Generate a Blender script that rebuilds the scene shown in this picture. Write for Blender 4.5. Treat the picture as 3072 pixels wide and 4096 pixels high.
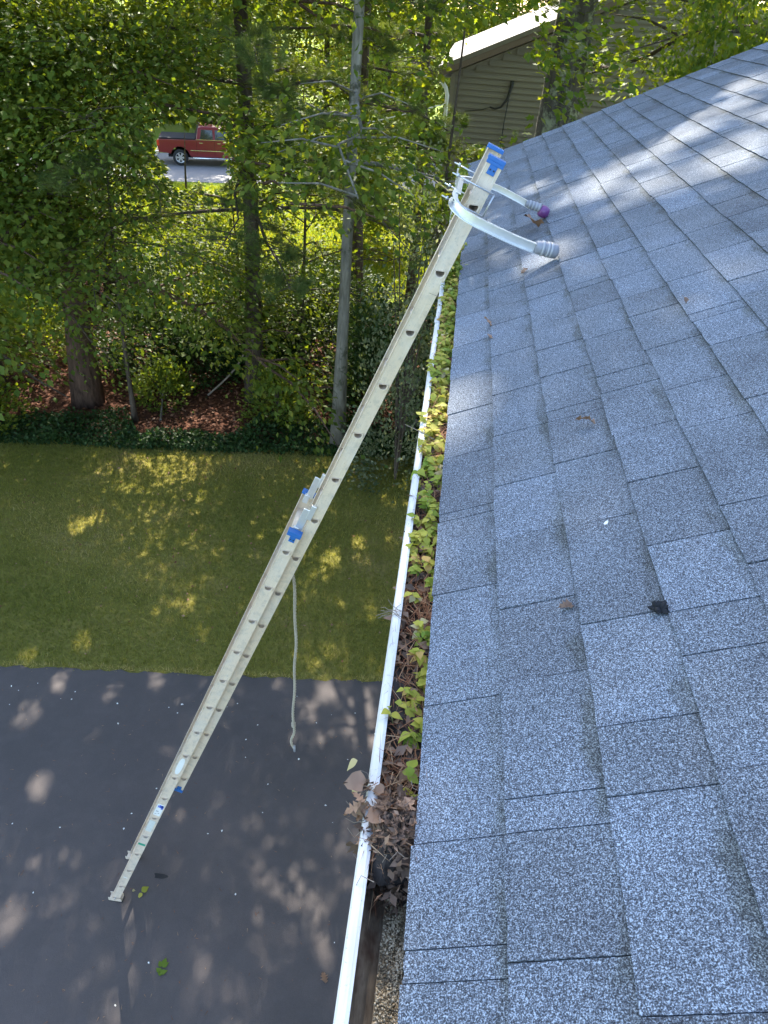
import bpy, bmesh, math, random
import numpy as np
from mathutils import Vector, Matrix, Euler
R = math.radians
for o in list(bpy.data.objects): bpy.data.objects.remove(o)
scn = bpy.context.scene
COL = scn.collection

# ------------------------------------------------------------------ camera, sky, sun, exposure
cam_d = bpy.data.cameras.new('camera'); cam = bpy.data.objects.new('camera', cam_d); COL.objects.link(cam)
CAM = Vector((0, 0, 6.87))
cam.location = CAM
cam.rotation_euler = (R(55.1128), R(-3.6694), R(6.2102))
cam_d.sensor_fit = 'VERTICAL'; cam_d.sensor_height = 36.0
cam_d.lens = 36.0 * 2945.0 / 4096.0
cam_d.clip_start = 0.02; cam_d.clip_end = 3000
scn.camera = cam

SUN_DIR = Vector((-0.15, 0.78, 0.67)).normalized()      # towards the sun
elev = math.asin(SUN_DIR.z); azim = math.atan2(SUN_DIR.x, SUN_DIR.y)   # azimuth clockwise from +Y
w = bpy.data.worlds.new('World'); scn.world = w; w.use_nodes = True
nt = w.node_tree; nt.nodes.clear()
sky = nt.nodes.new('ShaderNodeTexSky'); sky.sky_type = 'NISHITA'; sky.sun_disc = False
sky.sun_elevation = elev; sky.sun_rotation = azim; sky.altitude = 50; sky.air_density = 1.0; sky.dust_density = 1.6; sky.ozone_density = 1.0
bg = nt.nodes.new('ShaderNodeBackground'); bg.inputs[1].default_value = 0.15
wo = nt.nodes.new('ShaderNodeOutputWorld')
nt.links.new(sky.outputs[0], bg.inputs[0]); nt.links.new(bg.outputs[0], wo.inputs[0])
sd = bpy.data.lights.new('sun', 'SUN'); sd.energy = 3.4; sd.angle = R(0.53); sd.color = (1.0, 0.93, 0.82)
so = bpy.data.objects.new('sun', sd); COL.objects.link(so)
so.rotation_euler = SUN_DIR.to_track_quat('Z', 'Y').to_euler(); so.location = (0, 20, 30)
scn.view_settings.view_transform = 'Standard'; scn.view_settings.look = 'None'
scn.view_settings.exposure = 2.55; scn.view_settings.gamma = 1.0
scn.render.engine = 'CYCLES'
scn.cycles.max_bounces = 8; scn.cycles.transmission_bounces = 6; scn.cycles.diffuse_bounces = 4; scn.cycles.glossy_bounces = 3
scn.cycles.sample_clamp_indirect = 6.0

# ------------------------------------------------------------------ node helpers
def mat(name):
    m = bpy.data.materials.new(name); m.use_nodes = True
    m.node_tree.nodes.clear(); return m
class NT:
    def __init__(s, m): s.t = m.node_tree
    def n(s, typ, **kw):
        nd = s.t.nodes.new('ShaderNode' + typ)
        for k, v in kw.items():
            if k.startswith('i_'):
                key = k[2:]
                nd.inputs[int(key) if key.isdigit() else key].default_value = v
            else: setattr(nd, k, v)
        return nd
    def l(s, a, b): s.t.links.new(a, b)
    def noise(s, vec, scale, detail=2.0, rough=0.5, dist=0.0):
        nd = s.n('TexNoise'); nd.inputs['Scale'].default_value = scale; nd.inputs['Detail'].default_value = detail
        nd.inputs['Roughness'].default_value = rough; nd.inputs['Distortion'].default_value = dist
        if vec is not None: s.l(vec, nd.inputs['Vector'])
        return nd.outputs['Fac']
    def ramp(s, fac, stops, interp='LINEAR'):
        nd = s.n('ValToRGB'); cr = nd.color_ramp; cr.interpolation = interp
        while len(cr.elements) < len(stops): cr.elements.new(0.5)
        for e, (p, c) in zip(cr.elements, stops):
            e.position = p; e.color = (*c, 1) if len(c) == 3 else c
        s.l(fac, nd.inputs[0]); return nd.outputs[0]
    def mix(s, fac, a, b, blend='MIX'):
        nd = s.n('Mix', data_type='RGBA', blend_type=blend)
        for val, sock in ((fac, 0), (a, 6), (b, 7)):
            if hasattr(val, 'links'): s.l(val, nd.inputs[sock])
            elif sock == 0: nd.inputs[0].default_value = val
            else: nd.inputs[sock].default_value = (*val, 1)
        return nd.outputs[2]
    def math(s, op, a, b=None, clamp=False):
        nd = s.n('Math', operation=op); nd.use_clamp = clamp
        for i, v in enumerate((a, b)):
            if v is None: continue
            if hasattr(v, 'links'): s.l(v, nd.inputs[i])
            else: nd.inputs[i].default_value = v
        return nd.outputs[0]
    def attr(s, name):
        return s.n('Attribute', attribute_name=name)
    def pos(s): return s.n('NewGeometry').outputs['Position']
    def obj(s): return s.n('TexCoord').outputs['Object']
    def scalevec(s, v, sc):
        nd = s.n('Mapping'); nd.inputs['Scale'].default_value = sc; s.l(v, nd.inputs[0]); return nd.outputs[0]
    def principled(s, col, rough=0.6, metal=0.0, spec=0.5, bump=None, bstr=0.3, bdist=0.01):
        p = s.n('BsdfPrincipled')
        if hasattr(col, 'links'): s.l(col, p.inputs['Base Color'])
        else: p.inputs['Base Color'].default_value = (*col, 1)
        if hasattr(rough, 'links'): s.l(rough, p.inputs['Roughness'])
        else: p.inputs['Roughness'].default_value = rough
        p.inputs['Metallic'].default_value = metal
        p.inputs['Specular IOR Level'].default_value = spec
        if bump is not None:
            b = s.n('Bump'); b.inputs['Strength'].default_value = bstr; b.inputs['Distance'].default_value = bdist
            s.l(bump, b.inputs['Height']); s.l(b.outputs[0], p.inputs['Normal'])
        return p
    def out(s, sh):
        o = s.n('OutputMaterial'); s.l(sh if not hasattr(sh, 'outputs') else sh.outputs[0], o.inputs[0])

def simple(name, col, rough=0.6, metal=0.0, var=0.15, scale=8.0, spec=0.5, bstr=0.0):
    m = mat(name); t = NT(m); p = t.pos()
    f = t.noise(p, scale, 4, 0.6)
    c = t.mix(f, tuple(x*(1-var) for x in col), tuple(min(1, x*(1+var)) for x in col))
    t.out(t.principled(c, rough, metal, spec, f if bstr else None, bstr)); return m

def leafmat(name, cols, trans=0.5, tcol=(1.25, 1.2, 0.45), rough=0.6, spec=0.22):
    """cols: list of greens picked by the per-leaf tint attribute."""
    m = mat(name); t = NT(m)
    a = t.attr('tint').outputs['Fac']
    n = len(cols)
    c = t.ramp(a, [(i/(n-1), cc) for i, cc in enumerate(cols)])
    p = t.principled(c, rough, 0, spec)
    tr = t.n('BsdfTranslucent')
    t.l(t.mix(1.0, c, tcol, 'MULTIPLY'), tr.inputs[0])
    mx = t.n('MixShader'); mx.inputs[0].default_value = trans
    t.l(p.outputs[0], mx.inputs[1]); t.l(tr.outputs[0], mx.inputs[2])
    t.out(mx); return m

def barkmat(name, c1, c2, c3=None, sc=14.0, lich=0.0):
    m = mat(name); t = NT(m); p = t.pos()
    f = t.noise(t.scalevec(p, (1, 1, 0.22)), sc, 6, 0.65, 0.6)
    c = t.ramp(f, [(0.3, c1), (0.7, c2)])
    if c3:
        g = t.noise(p, 3.2, 4, 0.7)
        c = t.mix(t.ramp(g, [(0.56-lich*0.1, (0, 0, 0)), (0.62, (1, 1, 1))]), c, c3)
    t.out(t.principled(c, 0.9, 0, 0.15, f, 0.8, 0.03)); return m

M = {}
# --- shingles
m = mat('shingle_granules'); t = NT(m); p = t.pos()
g1 = t.noise(p, 500, 1.0, 0.5); g2 = t.noise(p, 1050, 0.0); g3 = t.noise(p, 230, 1.0)
gsum = t.math('ADD', t.math('MULTIPLY', g1, 0.55), t.math('ADD', t.math('MULTIPLY', g2, 0.25), t.math('MULTIPLY', g3, 0.2)))
gran = t.ramp(gsum, [(0.36, (0.029, 0.030, 0.034)), (0.47, (0.080, 0.086, 0.098)), (0.53, (0.145, 0.162, 0.186)), (0.63, (0.38, 0.428, 0.48))])
tint = t.attr('tint').outputs['Fac']
tone = t.noise(p, 5.5, 3, 0.5)
tv = t.math('ADD', t.math('MULTIPLY', tint, 0.42), t.math('ADD', t.math('MULTIPLY', tone, 0.75), 0.06))
col = t.mix(1.0, gran, t.ramp(tv, [(0.2, (0.62, 0.60, 0.60)), (0.6, (0.95, 0.96, 0.97)), (0.95, (1.22, 1.26, 1.32))]), 'MULTIPLY')
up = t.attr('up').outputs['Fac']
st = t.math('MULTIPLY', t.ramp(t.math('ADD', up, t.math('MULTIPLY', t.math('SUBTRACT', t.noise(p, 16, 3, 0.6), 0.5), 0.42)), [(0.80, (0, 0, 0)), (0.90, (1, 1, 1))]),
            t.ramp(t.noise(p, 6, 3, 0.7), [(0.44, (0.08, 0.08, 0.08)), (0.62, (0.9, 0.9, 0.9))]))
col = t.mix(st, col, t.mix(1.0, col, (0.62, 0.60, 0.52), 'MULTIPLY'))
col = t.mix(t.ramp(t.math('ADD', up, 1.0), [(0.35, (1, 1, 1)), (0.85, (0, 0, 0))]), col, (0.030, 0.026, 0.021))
t.out(t.principled(col, 0.92, 0, 0.25, gsum, 0.6, 0.003)); M['shingle'] = m
M['shingle_edge'] = simple('asphalt_felt', (0.028, 0.027, 0.027), 0.95)

# --- asphalt driveway
m = mat('asphalt_sealed'); t = NT(m); p = t.pos()
fine = t.noise(p, 160, 2, 0.6); big = t.noise(p, 0.9, 4, 0.6); mid = t.noise(p, 6, 4, 0.6)
c = t.mix(fine, (0.050, 0.042, 0.039), (0.088, 0.075, 0.070))
c = t.mix(t.ramp(big, [(0.35, (0, 0, 0)), (0.7, (1, 1, 1))]), c, t.mix(1.0, c, (1.35, 1.3, 1.28), 'MULTIPLY'))
c = t.mix(t.ramp(mid, [(0.5, (0, 0, 0)), (0.8, (0.4, 0.4, 0.4))]), c, (0.105, 0.09, 0.083))
t.out(t.principled(c, 0.78, 0, 0.35, fine, 0.5, 0.004)); M['asphalt'] = m
m = mat('road_asphalt'); t = NT(m); p = t.pos()
c = t.mix(t.noise(p, 3, 5, 0.6), (0.13, 0.125, 0.12), (0.2, 0.19, 0.185)); t.out(t.principled(c, 0.85)); M['road'] = m
# --- soil / lawn / litter
m = mat('lawn_turf'); t = NT(m); p = t.pos()
a1 = t.noise(p, 0.8, 5, 0.6); a2 = t.noise(p, 14, 4, 0.7)
c = t.ramp(a1, [(0.3, (0.115, 0.115, 0.024)), (0.55, (0.165, 0.148, 0.038)), (0.75, (0.22, 0.17, 0.07))])
c = t.mix(t.ramp(a2, [(0.4, (0, 0, 0)), (0.7, (1, 1, 1))]), c, t.mix(1.0, c, (1.5, 1.45, 1.2), 'MULTIPLY'))
t.out(t.principled(c, 0.95, 0, 0.1, a2, 0.8, 0.03)); M['turf'] = m
m = mat('field_grass'); t = NT(m); p = t.pos()
a1 = t.noise(p, 0.35, 5, 0.6); a2 = t.noise(p, 6, 4, 0.7)
c = t.ramp(a1, [(0.3, (0.09, 0.15, 0.015)), (0.6, (0.16, 0.21, 0.025)), (0.8, (0.24, 0.21, 0.07))])
c = t.mix(a2, t.mix(1.0, c, (0.6, 0.6, 0.6), 'MULTIPLY'), t.mix(1.0, c, (1.3, 1.3, 1.2), 'MULTIPLY'))
t.out(t.principled(c, 0.95, 0, 0.1, a2, 0.8, 0.05)); M['field'] = m
m = mat('leaf_litter_soil'); t = NT(m); p = t.pos()
a1 = t.noise(p, 9, 6, 0.7); a2 = t.noise(p, 1.1, 3)
c = t.ramp(a1, [(0.3, (0.03, 0.014, 0.009)), (0.55, (0.10, 0.042, 0.024)), (0.75, (0.19, 0.09, 0.05))])
t.out(t.principled(c, 0.95, 0, 0.1, a1, 1.0, 0.05)); M['litter'] = m
M['soil'] = simple('dark_wet_humus', (0.018, 0.013, 0.010), 0.9, var=0.6, scale=40, bstr=0.8)
# --- gutter
m = mat('gutter_white_enamel'); t = NT(m); p = t.pos()
sp = t.ramp(t.noise(p, 85, 5, 0.8), [(0.60, (0, 0, 0)), (0.70, (1, 1, 1))])
str_ = t.ramp(t.noise(t.scalevec(p, (1, 0.12, 1)), 60, 3, 0.6), [(0.5, (0, 0, 0)), (0.8, (1, 1, 1))])
c = t.mix(sp, (0.60, 0.59, 0.57), (0.16, 0.14, 0.11)); c = t.mix(t.math('MULTIPLY', str_, 0.6), c, (0.36, 0.34, 0.29))
t.out(t.principled(c, 0.35, 0, 0.5)); M['gutter'] = m
m = mat('gutter_stained_inside'); t = NT(m); p = t.pos()
f1 = t.noise(t.scalevec(p, (1, 0.25, 1)), 45, 5, 0.7); f2 = t.noise(p, 11, 4, 0.6)
c = t.ramp(f1, [(0.3, (0.06, 0.043, 0.030)), (0.55, (0.19, 0.145, 0.10)), (0.8, (0.34, 0.28, 0.21))])
c = t.mix(t.ramp(f2, [(0.55, (0, 0, 0)), (0.7, (1, 1, 1))]), c, (0.05, 0.018, 0.010))
t.out(t.principled(c, 0.8, 0, 0.3, f1, 0.3, 0.003)); M['gutter_in'] = m
M['granule'] = leafmat('granule_sediment', [(0.05, 0.04, 0.03), (0.32, 0.24, 0.14), (0.56, 0.45, 0.30), (0.78, 0.68, 0.5)], trans=0.0, rough=0.9)
# --- ladder
m = mat('ladder_aluminium'); t = NT(m); p = t.obj()
f1 = t.noise(t.scalevec(p, (1, 1, 0.04)), 90, 3, 0.6); f2 = t.noise(p, 22, 5, 0.7); f3 = t.noise(p, 3.0, 4, 0.6)
c = t.mix(f1, (0.64, 0.515, 0.385), (0.76, 0.63, 0.48))
c = t.mix(t.ramp(f2, [(0.48, (0, 0, 0)), (0.72, (0.6, 0.6, 0.6))]), c, (0.36, 0.33, 0.28))
scr = t.noise(t.scalevec(p, (1, 1, 0.02)), 420, 2, 0.6)
c = t.mix(t.ramp(scr, [(0.60, (0, 0, 0)), (0.70, (0.5, 0.5, 0.5))]), c, (0.80, 0.78, 0.74))
spk = t.noise(p, 140, 2, 0.6)
c = t.mix(t.ramp(spk, [(0.66, (0, 0, 0)), (0.74, (0.7, 0.7, 0.7))]), c, (0.16, 0.14, 0.11))
c = t.mix(t.ramp(f3, [(0.5, (0, 0, 0)), (0.75, (0.5, 0.5, 0.5))]), c, (0.62, 0.61, 0.58))
t.out(t.principled(c, 0.5, 0.1, 0.5, f2, 0.08, 0.002)); M['alu'] = m
m = mat('bright_aluminium'); t = NT(m); p = t.obj()
f1 = t.noise(p, 30, 4, 0.6); c = t.mix(f1, (0.62, 0.62, 0.61), (0.8, 0.8, 0.79))
t.out(t.principled(c, 0.34, 0.6, 0.5)); M['alu2'] = m
M['blue'] = simple('blue_plastic', (0.018, 0.13, 0.40), 0.4, var=0.15, scale=40)
M['rubber'] = simple('black_rubber', (0.02, 0.02, 0.02), 0.8)
M['steel'] = simple('zinc_steel', (0.55, 0.56, 0.57), 0.35, 0.8)
M['tape'] = simple('grey_wrapping_tape', (0.24, 0.24, 0.26), 0.6, var=0.35, scale=60)
M['tape_line'] = simple('white_tape', (0.34, 0.34, 0.35), 0.6)
M['purple'] = simple('purple_rubber', (0.16, 0.045, 0.17), 0.35, var=0.3, scale=30)
M['sticker'] = simple('white_sticker', (0.78, 0.78, 0.74), 0.4, var=0.08, scale=60)
M['sticker2'] = simple('faded_sticker', (0.62, 0.63, 0.58), 0.5, var=0.2, scale=60)
M['sblue'] = simple('sticker_blue_ink', (0.05, 0.12, 0.55), 0.5)
M['sgrey'] = simple('sticker_grey_ink', (0.3, 0.3, 0.32), 0.5)
M['sgreen'] = simple('green_tape', (0.02, 0.30, 0.18), 0.5)
M['rope'] = simple('weathered_rope', (0.40, 0.35, 0.27), 0.9, var=0.5, scale=120, bstr=0.5)
# --- plants
M['seedleaf'] = leafmat('seedling_leaf', [(0.085, 0.15, 0.02), (0.16, 0.235, 0.03), (0.27, 0.31, 0.045), (0.43, 0.39, 0.065), (0.48, 0.30, 0.10), (0.50, 0.46, 0.26)], 0.35, (1.2, 1.2, 0.5))
M['seedstem'] = simple('seedling_stem', (0.22, 0.20, 0.07), 0.7)
M['deadleaf'] = leafmat('dead_leaf', [(0.036, 0.025, 0.018), (0.115, 0.077, 0.055), (0.20, 0.132, 0.092), (0.34, 0.21, 0.135)], 0.15, (1.2, 0.9, 0.6), 0.7, 0.2)
M['needle'] = leafmat('dead_needle', [(0.05, 0.02, 0.012), (0.16, 0.06, 0.03), (0.28, 0.14, 0.07), (0.36, 0.24, 0.14)], 0.1, (1, 0.9, 0.7), 0.8, 0.2)
M['leafA'] = leafmat('broad_leaf_dark', [(0.062, 0.105, 0.018), (0.10, 0.155, 0.024), (0.15, 0.195, 0.034), (0.21, 0.235, 0.045)], 0.5, (1.75, 1.5, 0.35))
M['leafD'] = leafmat('shade_painted_leaf', [(0.018, 0.038, 0.010), (0.034, 0.065, 0.015), (0.06, 0.095, 0.022)], 0.2, (1.4, 1.3, 0.4))  # shade inside the wood put into a darker leaf green
M['leafB'] = leafmat('broad_leaf_light', [(0.055, 0.10, 0.014), (0.10, 0.155, 0.02), (0.145, 0.19, 0.028), (0.20, 0.22, 0.03)], 0.55, (1.7, 1.45, 0.35))
M['leafF'] = leafmat('sunny_leaf_yellow', [(0.10, 0.16, 0.015), (0.17, 0.235, 0.02), (0.26, 0.29, 0.03), (0.36, 0.32, 0.06)], 0.5, (1.4, 1.25, 0.35))
M['silver'] = leafmat('silvery_shrub_leaf', [(0.06, 0.09, 0.04), (0.14, 0.16, 0.08), (0.30, 0.31, 0.20)], 0.35, (1.2, 1.2, 0.6))
M['ivy'] = leafmat('ground_ivy_leaf', [(0.014, 0.034, 0.008), (0.024, 0.055, 0.012), (0.045, 0.08, 0.018)], 0.3, (1.3, 1.3, 0.5))
M['pine'] = leafmat('pine_needle', [(0.055, 0.09, 0.026), (0.095, 0.14, 0.036), (0.145, 0.175, 0.045), (0.21, 0.19, 0.08)], 0.35, (1.3, 1.3, 0.4), 0.6)
M['grass'] = leafmat('grass_blade', [(0.12, 0.135, 0.026), (0.185, 0.195, 0.042), (0.26, 0.24, 0.066), (0.42, 0.34, 0.16)], 0.4, (1.4, 1.3, 0.4), 0.7, 0.2)
M['litterleaf'] = leafmat('fallen_leaf', [(0.05, 0.02, 0.012), (0.13, 0.052, 0.028), (0.22, 0.10, 0.055), (0.32, 0.19, 0.12)], 0.15, (1.2, 0.9, 0.6), 0.8, 0.2)
M['bark'] = barkmat('bark_brown', (0.035, 0.027, 0.020), (0.13, 0.10, 0.075))
M['barkred'] = barkmat('bark_reddish', (0.045, 0.028, 0.02), (0.17, 0.105, 0.075))
M['barkpale'] = barkmat('bark_pale', (0.10, 0.09, 0.07), (0.30, 0.275, 0.225), (0.09, 0.09, 0.06), 10)
M['barkoak'] = barkmat('bark_oak_lichen', (0.03, 0.026, 0.02), (0.14, 0.12, 0.10), (0.30, 0.31, 0.20), 9, 0.6)
M['twig'] = simple('dry_twig', (0.20, 0.16, 0.12), 0.9, var=0.4, scale=30)
M['petal'] = simple('pale_petal', (0.72, 0.70, 0.64), 0.7)
# --- houses
M['siding'] = simple('tan_vinyl_siding', (0.19, 0.165, 0.115), 0.6, var=0.08, scale=2)
M['trim'] = simple('white_trim', (0.78, 0.77, 0.74), 0.5, var=0.05)
M['trimdark'] = simple('brown_trim', (0.14, 0.10, 0.075), 0.6)
M['farroof'] = simple('pale_asphalt_roof', (0.17, 0.152, 0.13), 0.9, var=0.2, scale=12)
M['cable'] = simple('black_cable', (0.02, 0.02, 0.02), 0.6)
M['wallpaint'] = simple('pale_clapboard', (0.62, 0.60, 0.55), 0.6, var=0.06)
# --- truck
m = mat('red_car_paint'); t = NT(m)
pp = t.principled((0.17, 0.004, 0.016), 0.35, 0.0, 0.5); pp.inputs['Coat Weight'].default_value = 0.6; pp.inputs['Coat Roughness'].default_value = 0.06
t.out(pp); M['red'] = m
m = mat('tinted_glass'); t = NT(m); t.out(t.principled((0.015, 0.02, 0.018), 0.05, 0, 0.7)); M['glass'] = m
M['tyre'] = simple('tyre_rubber', (0.02, 0.02, 0.02), 0.85)
M['rim'] = simple('alloy_rim', (0.6, 0.6, 0.62), 0.3, 0.7)
M['chrome'] = simple('chrome_trim', (0.7, 0.7, 0.7), 0.2, 0.9)
M['blackp'] = simple('black_plastic', (0.02, 0.02, 0.022), 0.9, spec=0.2)
M['taillight'] = simple('red_lamp_lens', (0.55, 0.04, 0.02), 0.25)
M['amber'] = simple('headlamp_lens', (0.6, 0.6, 0.6), 0.15)
M['wood'] = simple('weathered_plank', (0.12, 0.10, 0.085), 0.9, var=0.4, scale=12)

# ------------------------------------------------------------------ object helpers
def link(o, parent=None):
    COL.objects.link(o)
    if parent is not None: o.parent = parent
    return o
def mesh_obj(name, verts, faces, material, parent=None, smooth=False, tint=None, up=None):
    me = bpy.data.meshes.new(name)
    me.from_pydata([tuple(v) for v in verts], [], faces)
    if material is not None: me.materials.append(material)
    if tint is not None:
        a = me.attributes.new('tint', 'FLOAT', 'POINT')
        a.data.foreach_set('value', np.full(len(verts), tint, 'f') if np.isscalar(tint) else np.asarray(tint, 'f'))
    if up is not None:
        a = me.attributes.new('up', 'FLOAT', 'POINT'); a.data.foreach_set('value', np.asarray(up, 'f'))
    if smooth: me.polygons.foreach_set('use_smooth', [True]*len(me.polygons))
    me.update()
    return link(bpy.data.objects.new(name, me), parent)
def tri_obj(name, V, T, material, parent=None, tint=None, smooth=False):
    """V (n,3) float, T (m,3) int: fast triangle mesh."""
    me = bpy.data.meshes.new(name)
    V = np.asarray(V, 'f'); T = np.asarray(T, 'i')
    me.vertices.add(len(V)); me.vertices.foreach_set('co', V.ravel())
    me.loops.add(T.size); me.loops.foreach_set('vertex_index', T.ravel())
    me.polygons.add(len(T)); me.polygons.foreach_set('loop_start', np.arange(0, T.size, 3, dtype='i'))
    if material is not None: me.materials.append(material)
    if tint is not None:
        a = me.attributes.new('tint', 'FLOAT', 'POINT'); a.data.foreach_set('value', np.asarray(tint, 'f'))
    me.update(calc_edges=True)
    if smooth: me.polygons.foreach_set('use_smooth', [True]*len(me.polygons))
    return link(bpy.data.objects.new(name, me), parent)
def tag(o, label=None, cat=None, group=None, kind=None):
    if label: o['label'] = label
    if cat: o['category'] = cat
    if group: o['group'] = group
    if kind: o['kind'] = kind
    return o
def thing(name, label, cat, loc=(0, 0, 0), rot=(0, 0, 0), group=None):
    o = link(bpy.data.objects.new(name, None)); o.location = loc; o.rotation_euler = rot
    o.empty_display_size = 0.1
    return tag(o, label, cat, group)
class MB:
    def __init__(s): s.v = []; s.f = []
    def add(s, vs, fs):
        b = len(s.v); s.v += [tuple(v) for v in vs]; s.f += [tuple(i+b for i in f) for f in fs]; return s
    def box(s, lo, hi, M4=None):
        x0, y0, z0 = lo; x1, y1, z1 = hi
        vs = [(x0,y0,z0),(x1,y0,z0),(x1,y1,z0),(x0,y1,z0),(x0,y0,z1),(x1,y0,z1),(x1,y1,z1),(x0,y1,z1)]
        if M4 is not None: vs = [tuple(M4 @ Vector(v)) for v in vs]
        return s.add(vs, [(0,3,2,1),(4,5,6,7),(0,1,5,4),(1,2,6,5),(2,3,7,6),(3,0,4,7)])
    def tube(s, pts, rad, n=8, cap=True):
        pts = [Vector(p) for p in pts]
        rs = [rad]*len(pts) if np.isscalar(rad) else list(rad)
        vs = []; prev = None
        for i, p in enumerate(pts):
            d = (pts[min(i+1, len(pts)-1)] - pts[max(i-1, 0)])
            d = d.normalized() if d.length > 1e-9 else Vector((0, 0, 1))
            if prev is None:
                a = d.orthogonal().normalized()
            else:
                a = prev - d*prev.dot(d)
                a = a.normalized() if a.length > 1e-6 else d.orthogonal().normalized()
            prev = a; b = d.cross(a)
            for k in range(n):
                th = 2*math.pi*k/n
                vs.append(p + (a*math.cos(th) + b*math.sin(th))*rs[i])
        fs = []
        for i in range(len(pts)-1):
            for k in range(n):
                fs.append((i*n+k, i*n+(k+1) % n, (i+1)*n+(k+1) % n, (i+1)*n+k))
        if cap:
            fs.append(tuple(reversed(range(n)))); fs.append(tuple(range((len(pts)-1)*n, len(pts)*n)))
        return s.add(vs, fs)
    def sweep(s, pts, prof, side, upv=None, cap=True):
        """prof: list of (a,b) in the frame (side vector projected, normal); path pts."""
        pts = [Vector(p) for p in pts]; n = len(prof); vs = []
        for i, p in enumerate(pts):
            d = (pts[min(i+1, len(pts)-1)] - pts[max(i-1, 0)]).normalized()
            sv = Vector(side if not callable(side) else side(i)); sv = (sv - d*sv.dot(d)).normalized(); nv = d.cross(sv)
            for a, b in prof: vs.append(p + sv*a + nv*b)
        fs = []
        for i in range(len(pts)-1):
            for k in range(n): fs.append((i*n+k, i*n+(k+1) % n, (i+1)*n+(k+1) % n, (i+1)*n+k))
        if cap:
            fs.append(tuple(reversed(range(n)))); fs.append(tuple(range((len(pts)-1)*n, len(pts)*n)))
        return s.add(vs, fs)
    def prism(s, outline, y0, y1):
        """outline in (x,z), extruded along y."""
        n = len(outline)
        vs = [(x, y0, z) for x, z in outline] + [(x, y1, z) for x, z in outline]
        return s.add(vs, [tuple(range(n)), tuple(reversed(range(n, 2*n)))] + [(i, i+n, (i+1) % n+n, (i+1) % n) for i in range(n)])
    def build(s, name, material, parent=None, smooth=False, bevel=0.0, tint=None):
        o = mesh_obj(name, s.v, s.f, material, parent, smooth, tint)
        bm = bmesh.new(); bm.from_mesh(o.data); bmesh.ops.recalc_face_normals(bm, faces=bm.faces); bm.to_mesh(o.data); bm.free()
        if bevel:
            b = o.modifiers.new('bevel', 'BEVEL'); b.width = bevel; b.segments = 2; b.limit_method = 'ANGLE'; b.angle_limit = R(40)
        return o

# ------------------------------------------------------------------ leaf clouds
LEAF_SIMPLE = (np.array([(0, 0, 0), (0.45, 0.36, 0.06), (1, 0, -0.06), (0.45, -0.36, 0.06)]), np.array([(0, 1, 2), (0, 2, 3)]))
LEAF_LOBED = (np.array([(0, 0, 0), (0.22, 0.36, 0.03), (0.36, 0.14, 0), (0.60, 0.44, 0.03), (0.70, 0.13, 0), (1, 0, -0.08),
                        (0.70, -0.13, 0), (0.60, -0.44, 0.03), (0.36, -0.14, 0), (0.22, -0.36, 0.03)]),
              np.array([(0, 1, 2), (2, 3, 4), (0, 2, 8), (2, 4, 6), (2, 6, 8), (4, 5, 6), (6, 7, 8), (8, 9, 0)]))
LEAF_PINE = (np.array([(0, 0.5, 0), (1, 0, 0), (0, -0.5, 0)]), np.array([(0, 1, 2)]))
LEAF_BLADE = (np.array([(0, 0.5, 0), (0, -0.5, 0), (1.0, 0, 0.25)]), np.array([(0, 1, 2)]))
def nrm(a): return a/np.maximum(np.linalg.norm(a, axis=-1, keepdims=True), 1e-9)
def leaf_arrays(shape, P, D, N, L, W, tint):
    tv, tt = shape
    D = nrm(D); S = nrm(np.cross(N, D)); N2 = np.cross(D, S)
    n = len(P); k = len(tv)
    L = np.broadcast_to(L, (n,)); W = np.broadcast_to(W, (n,))
    V = (P[:, None, :] + D[:, None, :]*(tv[None, :, 0, None]*L[:, None, None]) + S[:, None, :]*(tv[None, :, 1, None]*W[:, None, None])
         + N2[:, None, :]*(tv[None, :, 2, None]*L[:, None, None]))
    T = (tt[None] + (np.arange(n)*k)[:, None, None]).reshape(-1, 3)
    return V.reshape(-1, 3), T, np.repeat(tint, k)

PRUNE = []       # sight lines kept open: (x0,y0,z0, x1,y1,z1, r0, r1)
PR = np.random.default_rng(1234)
def prune_mask(P, hard=False):
    P = np.atleast_2d(np.asarray(P, float)); keep = np.ones(len(P), bool)
    for a, b, r0, r1, pk in PRUNE:
        if hard and pk > 0: continue
        a = np.array(a); b = np.array(b); d = b-a; L2 = d@d
        s = np.clip((P-a)@d/L2, 0, 1); q = a+s[:, None]*d
        dist = np.linalg.norm(P-q, axis=1)
        keep &= (dist > r0+(r1-r0)*s) | (s <= 0) | (s >= 1) | (PR.uniform(0, 1, len(P)) < pk)
    return keep

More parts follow.
